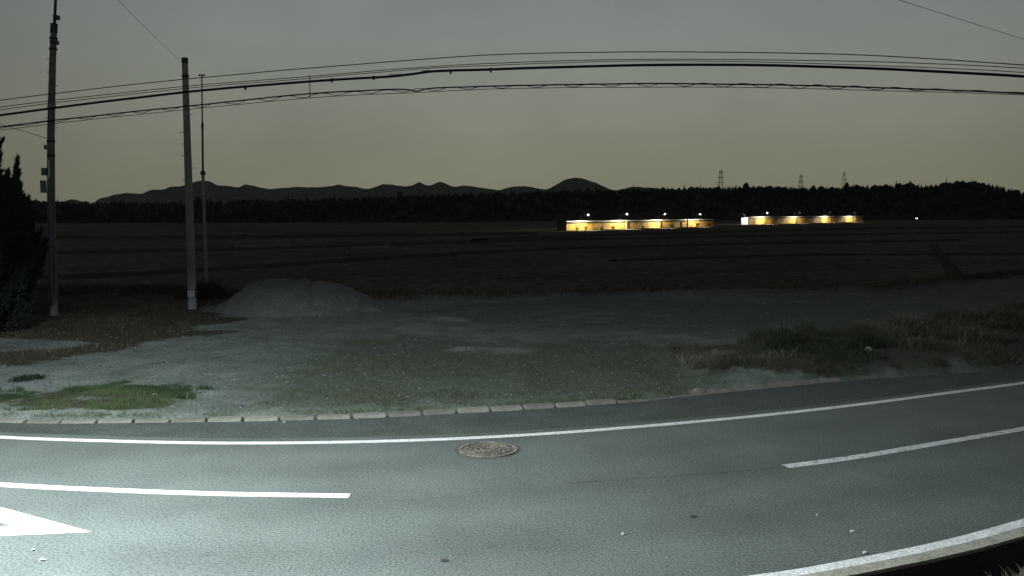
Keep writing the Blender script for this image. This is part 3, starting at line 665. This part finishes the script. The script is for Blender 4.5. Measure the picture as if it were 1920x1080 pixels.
# poles out of view that carry the wires
WA, WB = (-22.6, 28.2), (17.8, 21.0)
for (q, lb) in ((WA, 'dark pole carrying the road wires, beyond the left edge'), (WB, 'dark pole carrying the road wires, beyond the right edge')):
    e = empty('utility_pole', (q[0], q[1] + .22, 0), lb, 'pole')
    shaft([(q[0], q[1] + .22, -.3), (q[0], q[1] + .22, 10.4)], [.19, .12], 'shaft', M_pole, e)
    MB().box((q[0], q[1] + .22, 9.3), (.12, 1.4, .12)).build('crossarm', M_steel, e)

# ------------------------------------------------------------------ wires
def wire(pts, rad, label, m=M_cable, jit=0.0, cat='wire', name='overhead_wire', seg=6, ends=True):
    P = spline([onplan(*q, WA, WB) for q in pts], 14)
    if jit:
        s = np.r_[0, np.cumsum(np.linalg.norm(np.diff(P, axis=0), axis=1))]; P[:, 2] += jit * (vnoise(s, s * 0, .35, int(rad * 1e4)) - .5)
    return tag(MB().tube(P, rad, seg).build(name, m), label, cat, None)
XL, XR = -345, 2370
wire([(XL, 238), (0, 188), (347, 148.5), (600, 126.5), (900, 104), (1100, 98), (1250, 97), (1600, 103), (1920, 122), (XR, 155)], .013, 'topmost thin wire of the bundle over the road', M_cable_g, .03)
wire([(XL, 254), (0, 201), (347, 162), (560, 145), (760, 128.5), (900, 120), (1100, 113), (1250, 111), (1500, 113), (1750, 120), (1920, 128.5), (XR, 162)], .011, 'second thin wire from the top, just under the topmost', M_cable_g, .03)
wire([(XL, 258), (0, 206), (347, 166), (560, 148.5), (760, 132), (900, 123), (1100, 116), (1250, 114), (1500, 118), (1750, 127), (1920, 136), (XR, 170)], .010, 'third thin wire, directly above the thick black cable', M_cable_g, .04)
thick = wire([(XL, 266), (0, 216), (347, 173), (600, 151), (740, 142.5), (775, 138.5), (810, 134), (900, 130.5), (1080, 125), (1250, 122), (1500, 124), (1700, 131), (1920, 143), (XR, 176)], .034, 'thick black telecom cable, the heaviest line over the road', M_cable, .03, 'cable', 'overhead_cable', 8)
thick2 = wire([(XL, 288), (0, 238), (347, 199.5), (581, 176), (690, 169.5), (745, 167.5), (765, 168.5), (782, 171), (800, 166.5), (900, 162.5), (1100, 158.5), (1250, 157), (1500, 160), (1700, 166), (1920, 175), (XR, 206)], .019, 'lower black cable above the looping wire', M_cable, .03, 'cable', 'overhead_cable', 8)
low = [(XL, 294), (0, 244), (347, 205.5), (581, 183.5), (690, 177), (782, 173), (900, 168), (1100, 164), (1250, 163), (1500, 166), (1700, 171.5), (1920, 179), (XR, 211)]
wire(low, .009, 'lowest thin wire hanging under the lower black cable', M_cable_g, .05)
# the slack wire that loops between the two
base = spline([onplan(*q, WA, WB) for q in low], 40); L_ = np.r_[0, np.cumsum(np.linalg.norm(np.diff(base, axis=0), axis=1))]
s = np.arange(0, L_[-1], .06); Q = np.column_stack([np.interp(s, L_, base[:, k]) for k in range(3)])
ph = np.cumsum(.06 * 2 * math.pi / (.72 + .45 * vnoise(s, s * 0, .25, 41))); amp = .055 * (.35 + vnoise(s, s * 0, .18, 42)) * np.clip((13 - Q[:, 0]) / 6, .15, 1) * np.clip((Q[:, 0] + 17) / 8, .3, 1)
Q[:, 2] += .055 + amp * np.where(np.sin(ph) > 0, np.abs(np.sin(ph)) ** .6, -np.abs(np.sin(ph)) ** 1.4); Q[:, 1] -= .03 * np.cos(ph) + .02
tag(MB().tube(Q, .0085, 4).build('overhead_wire', M_cable), 'slack wire looping in small waves along the lower cable', 'wire')
h0, h1 = onplan(581, 141, WA, WB), onplan(581, 184, WA, WB)
tag(MB().tube([h0, h1], .012, 6).build('wire_hanger', M_cable_g), 'thin vertical hanger joining the upper and lower cables right of the poles', 'hanger')
for px, py in ((622, 149), (701, 144.5), (845, 133), (920, 130), (460, 163)):
    c_ = Vector(onplan(px, py, WA, WB)); MB().box(c_ + Vector((0, 0, -.02)), (.05, .07, .11)).build('cable_clamp', M_cable, thick)
for a_, b_ in (((728, 140.5), (760, 139.2)), ((790, 133.6), (806, 132))):
    MB().tube([Vector(onplan(*a_, WA, WB)) + Vector((0, -.03, .005)), Vector(onplan(*b_, WA, WB)) + Vector((0, -.03, .005))], .013, 6).build('sleeve', M_white, thick)
# guy wires
def free(a_, b_, rad, label, sag=.0):
    a_, b_ = Vector(a_), Vector(b_); P = [a_.lerp(b_, t_) - Vector((0, 0, sag * 4 * t_ * (1 - t_))) for t_ in np.linspace(0, 1, 14)]
    return tag(MB().tube(P, rad, 5).build('overhead_wire', M_cable_g), label, 'wire')
free(t2 - Vector((.12, 0, .1)), at(150, -75, 16), .004, 'faint service wire rising from the top of the bare pole', .05)
free(at(1660, -8, 26), at(2150, 146, 44), .008, 'single faint wire crossing the top right corner', .0)
free(at(-20, 226, 28.5), at(96, 262, D1), .008, 'short faint wire ending at the far left pole', .0)

# ------------------------------------------------------------------ conifer at the left
tx, ty = -16.3, 25.0
tree = empty('conifer_tree', (tx, ty, 0), 'dark spiky conifer at the left edge with flame-shaped branch tips', 'tree')
b = MB().tube([(tx, ty, -.2), (tx + .1, ty, 1.7), (tx, ty, 3.5), (tx + .1, ty, 5)], [.22, .17, .11, .04], 10)
b.build('trunk', M_bark, tree)
V, Fc_, K_ = [], [], []; lim = MB(); cnt = 0
def env(z): return np.interp(z, [0, .35, 1.1, 2.0, 2.9, 3.7, 4.4, 5.2, 5.8], [1.7, 2.5, 3.1, 3.2, 2.75, 2.2, 1.4, .7, .1])
sp = []
for k in range(480):
    z0 = random.random() ** 1.15 * 4.2 + .05; a_ = random.random() * 6.283; rr = env(z0) * (.45 + .5 * random.random() ** .5)
    c_ = Vector((tx + rr * math.cos(a_), ty + rr * math.sin(a_), z0)); ln = random.uniform(.7, 1.25)
    d_ = Vector((math.cos(a_) * .28, math.sin(a_) * .28, 1)).normalized(); sp.append((c_, d_, ln, random.uniform(.12, .20)))
for (px, py, ln, rr) in ((30, 300, 1.1, .11), (43, 346, .9, .11), (2, 286, 1.2, .14), (16, 322, 1, .13), (-20, 262, 1.3, .16), (49, 378, .8, .12), (24, 352, 1, .13), (-8, 305, 1.2, .15), (36, 372, .9, .13)):
    tip = Vector(at(px, py, 24.6)); d_ = Vector((.12, 0, 1)).normalized(); sp.append((tip - d_ * ln, d_, ln, rr))
for c_, d_, ln, wd in sp:
    root = Vector((tx, ty, max(.2, c_.z - .6))); lim.tube([root, c_], [.035, .012], 4, cap=False)
    m_ = 280 if ln in (1.1, .9, 1.2, 1, 1.3, .8) else 170; t = rng.random(m_) ** .8; rad = wd * np.clip((1.02 - t) * 1.5, 0, 1) ** .9 * np.clip(t * 4 + .3, 0, 1)
    a_ = rng.random(m_) * 6.283; d = np.array(d_); u = np.cross(d, (0, 1, .1)); u /= np.linalg.norm(u); v = np.cross(d, u)
    bend = np.array([rng.normal(0, .12), rng.normal(0, .12), 0]) * ln
    c = np.array(c_) + d * (t * ln)[:, None] + (u * np.cos(a_)[:, None] + v * np.sin(a_)[:, None]) * (rad * (.5 + .5 * rng.random(m_)))[:, None] + bend * (t ** 2)[:, None]
    s1 = rng.normal(0, 1, (m_, 3)); s1 = s1 * .42 + d * 1.3; s1 /= np.linalg.norm(s1, axis=1)[:, None]; s1 *= (.07 + .07 * rng.random(m_))[:, None]
    s2 = np.cross(s1, rng.normal(0, 1, (m_, 3))); s2 /= np.linalg.norm(s2, axis=1)[:, None] + 1e-9; s2 *= .026
    V.append(np.stack([c - s2, c + s2, c + s1 * 1.6], 1).reshape(-1, 3)); K_.append(np.repeat(pal(m_, (.010, .018, .012), (.014, .022, .014), (.008, .013, .009)), 3, 0))
V = np.concatenate(V); np_mesh('crown', V, np.arange(len(V)).reshape(-1, 3), M_leaf, cols=np.concatenate(K_), parent=tree)
lim.build('limbs', M_bark, tree)['kind'] = 'stuff'

# ------------------------------------------------------------------ wooded hill and mountains
tp = [(-500, 400), (-300, 380), (0, 379), (45, 380), (110, 387), (230, 388), (340, 387), (480, 382), (600, 379), (750, 374), (860, 371), (1000, 365), (1150, 360), (1250, 356), (1340, 355), (1400, 352),
      (1500, 355), (1580, 354), (1600, 350), (1650, 351), (1700, 346), (1740, 351), (1790, 342), (1840, 344), (1880, 354), (1920, 362), (2100, 372), (2400, 390)]
tpx = np.array(tp)
def hill_depth(px): return np.interp(px, [-500, 400, 900, 1200, 1920, 2400], [600, 610, 660, 760, 850, 830])
HX = np.arange(-500, 2401, 12.); hv = []; NR = 9
for px in HX:
    dd = hill_depth(px); top = at(px, np.interp(px, tpx[:, 0], tpx[:, 1]) + 10, dd)[2]
    for k in range(NR):
        t_ = k / (NR - 2); d = dd - 150 + 150 * min(t_, 1) + (80 if k == NR - 1 else 0)
        base = at(px, 400, d); zz_ = -1.6 + (top + 1.6) * (math.sin(min(t_, 1) * math.pi / 2) ** 1.3) if k < NR - 1 else -2
        hv.append((base[0], d, zz_))
hv = np.array(hv); hn = len(HX); hi = np.arange(len(hv)).reshape(hn, NR)
hf = np.column_stack([hi[:-1, :-1].ravel(), hi[1:, :-1].ravel(), hi[1:, 1:].ravel(), hi[:-1, 1:].ravel()])
tag(np_mesh('hills', hv, hf, M_hill, smooth=True), kind='structure')
# trees on it: conifers and rounder broadleaf crowns, one mass
TV, TF, TC = [], [], []; off = 0
nt_ = 5200; pxs = -480 + 2860 * rng.random(nt_); ks = rng.random(nt_) ** .6
ks[:1500] = .93 + .07 * rng.random(1500)
for i in range(nt_):
    px = pxs[i]; dd = hill_depth(px); t_ = ks[i]; d = dd - 150 + 150 * t_; top = at(px, np.interp(px, tpx[:, 0], tpx[:, 1]) + 10, dd)[2]
    z0 = -1.6 + (top + 1.6) * (math.sin(t_ * math.pi / 2) ** 1.3) - .5; x0 = at(px, 400, d)[0]
    big = mnoise.noise(Vector((px * .02, 3, 0))); con = random.random() < .82 + big * .4
    hh = random.uniform(5.0, 7.6) * (1.0 + .15 * big) ; wd = hh * (random.uniform(.16, .24) if con else random.uniform(.36, .5))
    if t_ > .9 and random.random() < .05: hh *= 1.45
    seg = 6; lay = [(.05, .9), (.3, 1), (.36, .7), (.62, .62), (.68, .38), (1, .02)] if con else [(.12, .5), (.3, .95), (.55, 1), (.8, .72), (.95, .32), (1, .05)]
    a0 = random.random() * 6; col = np.array((.014, .019, .012) if con else (.03, .03, .02)) * random.uniform(.6, 1.4)
    for (hz, hr) in lay:
        for q in range(seg):
            a_ = a0 + q * 6.283 / seg; rr = wd * hr * random.uniform(.75, 1.25)
            TV.append((x0 + rr * math.cos(a_), d + rr * math.sin(a_), z0 + hh * hz + random.uniform(-.3, .3)))
            TC.append(col)
    for l_ in range(len(lay) - 1):
        for q in range(seg):
            a_ = off + l_ * seg + q; b_ = off + l_ * seg + (q + 1) % seg; TF.append((a_, b_, b_ + seg, a_ + seg))
    off += seg * len(lay)
tag(np_mesh('forest', TV, TF, M_leaf, cols=np.array(TC)), 'dark mixed forest covering the low hills behind the fields', 'forest', kind='stuff')

def ridge(pts, D, depth, name, m, seed, foot=-2):
    P = np.array(pts, float); px = np.arange(P[0, 0], P[-1, 0] + 1, 4.); top = np.interp(px, P[:, 0], P[:, 1]); top += .7 * (top - np.convolve(np.pad(top, 8, 'edge'), np.ones(17) / 17, 'valid')); kx = np.array([.25, .5, .25]); top = np.convolve(np.pad(top, 1, 'edge'), kx, 'valid')
    top += (vnoise(px, px * 0, .05, seed, 3) - .5) * 5
    nr = 14; vv = []
    for i_, x in enumerate(px):
        zt = at(x, top[i_], D)[2]
        for k in range(nr):
            if k == nr - 1: d = D + depth * .5; z_ = zt * .6
            else:
                t_ = k / (nr - 2); d = D - depth * (1 - t_); n1 = vnoise(np.array([x * .03]), np.array([t_ * 4.]), 1, seed + 1)[0]
                z_ = foot + (zt - foot) * (t_ ** 1.1) * (d / D) * (1 - (1 - t_) * .6 * n1)
            vv.append((at(x, 400, d)[0], d, z_))
    n = len(px); ii = np.arange(n * nr).reshape(n, nr)
    ff = np.column_stack([ii[:-1, :-1].ravel(), ii[1:, :-1].ravel(), ii[1:, 1:].ravel(), ii[:-1, 1:].ravel()])
    return tag(np_mesh(name, vv, ff, m, smooth=True), kind='structure')
ridge([(-700, 395), (60, 388), (90, 386), (104, 385), (113, 380.5), (130, 376.5), (144, 376.5), (161, 380.5), (172, 384), (200, 392)], 2300, 700, 'mountains', M_mount, 50)
ridge([(160, 396), (173, 385), (182, 378), (192, 373), (219, 366), (236, 362.5), (268, 362.5), (284, 356.6), (308, 355), (322, 350.5), (342, 348), (377, 341), (394, 342), (411, 347), (449, 351), (462, 346.5), (476, 348.5), (500, 353), (540, 351.5), (600, 350), (635, 347), (660, 349),
       (690, 353), (720, 346.5), (745, 347.5), (765, 348), (785, 343.5), (805, 347.5), (823, 342.5), (850, 349), (875, 349), (905, 352), (935, 355), (960, 350.5), (985, 350), (1005, 352.5), (1030, 356), (1100, 362), (1200, 370)], 3200, 1200, 'mountains', M_mount, 51)
ridge([(960, 366), (1010, 358), (1030, 352), (1045, 345), (1060, 338.5), (1078, 335.5), (1095, 337), (1112, 342), (1128, 348), (1145, 354), (1160, 354.5), (1185, 351), (1215, 351.5), (1240, 355), (1300, 358), (1400, 364), (2500, 380)], 2700, 800, 'mountains', M_mount, 52)

# transmission towers behind the forest
def tower(px, ytop, D, label):
    b = Vector(at(px, 365, D)); t = Vector(at(px, ytop, D)); h_ = t.z; e = empty('transmission_tower', (b.x, b.y, 0), label, 'tower', 'transmission towers behind the wooded ridge')
    q = MB(); wb, wt = h_ * .09, h_ * .018; cs = ((-1, -1), (1, -1), (1, 1), (-1, 1)); N_ = 8
    lv = [(wb + (wt - wb) * (k / N_) ** .8, h_ * k / N_) for k in range(N_ + 1)]
    for sx, sy in cs: q.tube([(b.x + sx * r_, D + sy * r_, z_) for r_, z_ in lv], .20, 4)
    q.build('legs', M_dark, e)
    q = MB()
    for k in range(N_):
        (r0, z0), (r1, z1) = lv[k], lv[k + 1]
        for (ax_, ay_), (bx_, by_) in zip(cs, cs[1:] + cs[:1]):
            q.tube([(b.x + ax_ * r0, D + ay_ * r0, z0), (b.x + bx_ * r1, D + by_ * r1, z1)], .10, 3); q.tube([(b.x + bx_ * r0, D + by_ * r0, z0), (b.x + ax_ * r1, D + ay_ * r1, z1)], .10, 3)
    o = q.build('bracing', M_dark, e); o['kind'] = 'stuff'
    for z_, l_ in ((.72, .10), (.83, .085), (.94, .07)):
        MB().box((b.x, D, h_ * z_), (h_ * l_ * 2, .5, .45)).build('crossarm', M_dark, e)
tower(1351, 318, 1300, 'darkest transmission tower, leftmost of the three on the ridge')
tower(1501, 327, 1500, 'middle transmission tower on the ridge')
tower(1582, 322, 1900, 'faint rightmost transmission tower on the ridge')

# ------------------------------------------------------------------ the two floodlit long sheds
def wall_mat():
    m = bpy.data.materials.new('shed_wall'); m.use_nodes = True; t = m.node_tree; b = t.nodes['Principled BSDF']; b.inputs['Roughness'].default_value = .8
    co = t.nodes.new('ShaderNodeTexCoord').outputs['Object']
    n = t.nodes.new('ShaderNodeTexNoise'); n.inputs['Scale'].default_value = .22; n.inputs['Detail'].default_value = 6; n.inputs['Roughness'].default_value = .7; t.links.new(co, n.inputs['Vector'])
    r = t.nodes.new('ShaderNodeValToRGB'); t.links.new(n.outputs['Fac'], r.inputs[0]); e = r.color_ramp.elements
    e[0].position = .38; e[0].color = (.14, .06, .02, 1); e[1].position = .74; e[1].color = (.80, .58, .13, 1); q = e.new(.50); q.color = (.52, .30, .06, 1)
    t.links.new(r.outputs[0], b.inputs['Base Color']); return m
M_shed = wall_mat(); M_roof = mat('roof_sheet', (.09, .09, .085), .7, .2, .3); M_eave = mat('eave_sheet', (.42, .42, .38), .6, .05, .5)
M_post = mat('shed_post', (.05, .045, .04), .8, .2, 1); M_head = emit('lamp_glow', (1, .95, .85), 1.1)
def shed(pa, pb, hgt, lamps, posts, label, nbay, power, whiteend=False, gaps=()):
    A = Vector((*gp(*pa, z=-1.5), -1.5)); B = Vector((*gp(*pb, z=-1.5), -1.5)); d = (B - A); Ln = d.length; d.normalize(); nrm = Vector((d.y, -d.x, 0))   # faces camera
    ang = math.atan2(d.y, d.x)
    e = empty('lit_shed', A, label, 'shed')
    def P(s, o_, z): return A + d * s + nrm * o_ + Vector((0, 0, z))
    def spx(px):     # distance along the wall seen at pixel px
        r_ = ray(px, 420); t_ = (A.x * r_[1] - A.y * r_[0]) / (r_[0] * d.y - r_[1] * d.x) if False else None
        # solve A + s d = k r  (plan)
        det = d.x * (-r_[1]) - d.y * (-r_[0]); return ((-A.x) * (-r_[1]) - (-A.y) * (-r_[0])) / det
    step = Ln / nbay
    for k in range(nbay):
        c_ = P(step * (k + .5), -.05, hgt * .5 + .0); zt = random.uniform(-.12, .06)
        MB().box(c_ + Vector((0, 0, zt / 2)), (step - .05, .12, hgt - .25 + zt), ang).build('wall_panel', M_shed, e)
    # back wall, ends, roof
    MB().box(P(Ln / 2, -3, hgt / 2 - .2), (Ln, .15, hgt), ang).build('rear_wall', M_roof, e)
    for s in (0, Ln):
        o = MB().poly([P(s, 0, 0), P(s, -3, 0), P(s, -3, hgt - .3), P(s, 0, hgt - .06)]).build('end_wall', M_eave if (whiteend and s == 0) else M_roof, e)
    rf = MB(); rf.strip([P(-.4, .15, hgt + .07), P(Ln + .4, .15, hgt + .07)], [P(-.4, -3.4, hgt - .2), P(Ln + .4, -3.4, hgt - .2)]); rf.strip([P(-.4, .15, hgt - .05), P(Ln + .4, .15, hgt - .05)], [P(-.4, -3.4, hgt - .32), P(Ln + .4, -3.4, hgt - .32)])
    rf.build('roof', M_roof, e)
    ev = MB(); ev.strip([P(-.4, .32, hgt - .20), P(Ln + .4, .32, hgt - .20)], [P(-.4, .16, hgt + .08), P(Ln + .4, .16, hgt + .08)]); ev.build('eave', M_eave, e)
    MB().box(P(Ln / 2, .12, hgt - .42), (Ln, .16, .36), ang).build('eave_shade_strip', M_post, e)  # dark strip painted in as the shade under the eave
    for px in posts:
        s = spx(px); MB().box(P(s, 1.1, hgt / 2 - .1), (.55, .3, hgt + .6), ang).build('post', M_post, e)
    for px in gaps:
        s = spx(px); MB().box(P(s, .06, hgt / 2 - .1), (2.2, .1, hgt - .3), ang).build('doorway', mat('dark_door', (.12, .05, .03), .8, .2, 2), e)
        MB().box(P(s - 1.7, .2, hgt / 2), (.5, .3, hgt), ang).build('door_jamb', M_eave, e)
    for px in lamps:
        s = spx(px); arm = MB().tube([P(s, .3, hgt), P(s, .5, hgt + 1.6), P(s, 2.9, hgt + 1.9)], .035, 6).build('lamp_bracket', M_cable, e)
        MB().box(P(s, 2.95, hgt + 1.9), (.30, .24, .12), ang).build('lamp_head', M_head, arm)
        l = bpy.data.lights.new('floodlight', 'SPOT'); l.energy = power; l.color = (1, .90, .62); l.spot_size = R(165); l.spot_blend = .3; l.shadow_soft_size = .15
        lo = bpy.data.objects.new('floodlight', l); C.objects.link(lo); lo.location = P(s, 3.3, hgt + 1.78)
        tgt = P(s, 0, hgt * .35) - lo.location; lo.rotation_euler = tgt.to_track_quat('-Z', 'Y').to_euler(); link_child(lo, arm)
    if whiteend:  # bracket, head and spot added to brighten the white end wall
        arm = MB().tube([P(.2, -1.5, hgt), P(.2, -1.5, hgt + 1.1), P(-2.2, -1.5, hgt + 1.2)], .05, 6).build('lamp_bracket', M_post, e)  # added bracket, only there to brighten the white end wall
        MB().box(P(-2.2, -1.5, hgt + 1.15), (.3, .24, .12), ang).build('lamp_head', M_eave, arm)
        l = bpy.data.lights.new('floodlight', 'SPOT'); l.energy = power * .35; l.color = (.95, .97, 1); l.spot_size = R(120); l.shadow_soft_size = .15
        lo = bpy.data.objects.new('floodlight', l); C.objects.link(lo); lo.location = P(-2.6, -.6, hgt + .9)
        lo.rotation_euler = (P(0, -1.5, hgt * .4) - lo.location).to_track_quat('-Z', 'Y').to_euler(); link_child(lo, arm)
    return e, P, spx
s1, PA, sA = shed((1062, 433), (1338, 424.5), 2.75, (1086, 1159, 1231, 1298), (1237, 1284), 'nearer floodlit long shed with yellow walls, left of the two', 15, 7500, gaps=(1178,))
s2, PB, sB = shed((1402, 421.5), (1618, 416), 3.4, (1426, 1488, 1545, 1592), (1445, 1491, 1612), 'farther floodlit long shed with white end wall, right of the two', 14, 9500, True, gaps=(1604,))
# bare shrubs in front of the sheds
def shrub(px, py, hgt, label):
    x0, y0 = gp(px, py, -1.5); e = empty('bare_shrub', (x0, y0, -1.5), label, 'shrub', 'bare shrubs in front of the floodlit sheds'); q = MB()
    for k in range(14):
        a_ = random.random() * 6.28; p0 = Vector((x0, y0, -1.5)); r_ = hgt * random.uniform(.2, .75); t_ = Vector((x0 + r_ * math.cos(a_), y0 + r_ * .5 * math.sin(a_), -1.5 + hgt * random.uniform(.5, 1)))
        m_ = p0.lerp(t_, .5) + Vector((random.uniform(-.2, .2), 0, .25)); q.tube([p0, m_, t_], [.05, .035, .02], 4)
        for _ in range(2): t3 = m_ + Vector((random.uniform(-.7, .7), random.uniform(-.3, .3), random.uniform(.2, .8))); q.tube([m_, t3], [.03, .015], 3)
    q.build('stems', M_bark, e)
for i_, (px, py, h_) in enumerate(((1098, 434, 2.3), (1082, 434.2, 1.6), (1150, 432, 1.7), (1128, 433, 1.2), (1205, 430.5, 1.5), (1260, 428.5, 1.6), (1308, 427, 2.4), (1330, 426, 1.8))):
    shrub(px, py, h_ * .8, ['tallest left shrub before the yellow wall', 'second shrub from the left end of the nearer shed', 'shrub left of the shed doorway', 'low shrub midway along the first lit bay',
          'shrub between the doorway and the first dark post', 'shrub between the two dark posts', 'tall shrub right of the second dark post', 'last shrub at the right end of the nearer shed'][i_] )
# lone small lamp further right
x0, y0 = gp(1718, 418, -1.5); e = empty('lamp_post', (x0, y0, -1.5), 'lone small white lamp in the dark right of the sheds', 'lamp')
MB().tube([(x0, y0, -1.5), (x0, y0, .6)], .07, 6).build('post', M_post, e); hd = MB().box((x0, y0, .75), (.62, .4, .34)).build('lamp_head', emit('small_lamp', (.9, .95, 1), .35), e)
l = bpy.data.lights.new('lamp_light', 'POINT'); l.energy = 120; l.shadow_soft_size = .2; lo = bpy.data.objects.new('lamp_light', l); C.objects.link(lo); lo.location = (x0, y0 - .6, .7); link_child(lo, hd)

# ------------------------------------------------------------------ street lamp just beyond the left edge
lx, ly, lz = LAMP_POS
e = empty('street_lamp', (lx - 1.6, ly - 1.6, -.2), 'white street lamp beyond the left edge lighting the road', 'street lamp')
shaft([(lx - 1.6, ly - 1.6, -.5), (lx - 1.6, ly - 1.6, lz + .1)], [.09, .06], 'post', M_steel, e, 12)
MB().tube([(lx - 1.6, ly - 1.6, lz), (lx - .9, ly - .9, lz + .25), (lx, ly - .1, lz + .22)], .03, 8).build('arm', M_steel, e)
hd = MB().box((lx, ly, lz + .20), (.3, .6, .1)).build('lamp_head', M_box, e, bevel=.02)
MB().box((lx, ly, lz + .142), (.24, .5, .012)).build('lens', emit('street_lens', (.9, .97, 1), 20), hd)
l = bpy.data.lights.new('lamp_light', 'SPOT'); l.energy = LAMP_W; l.color = (.86, .94, 1.0); l.spot_size = R(170); l.spot_blend = .15; l.shadow_soft_size = .12
lo = bpy.data.objects.new('lamp_light', l); C.objects.link(lo); lo.location = (lx, ly, lz + .10); lo.rotation_euler = (R(-6), R(-6), 0); link_child(lo, hd)

# ------------------------------------------------------------------ thin evening air
hz = MB().box((0, 3800, 330), (17000, 9400, 668)).build('haze', None); tag(hz, kind='stuff')
hm = bpy.data.materials.new('haze_air'); hm.use_nodes = True; ht = hm.node_tree; ht.nodes.clear()
ho = ht.nodes.new('ShaderNodeOutputMaterial'); hv_ = ht.nodes.new('ShaderNodeVolumePrincipled'); hv_.inputs['Density'].default_value = 3e-5; hv_.inputs['Color'].default_value = (.85, .92, .95, 1)
ht.links.new(hv_.outputs[0], ho.inputs['Volume']); hz.data.materials.append(hm)
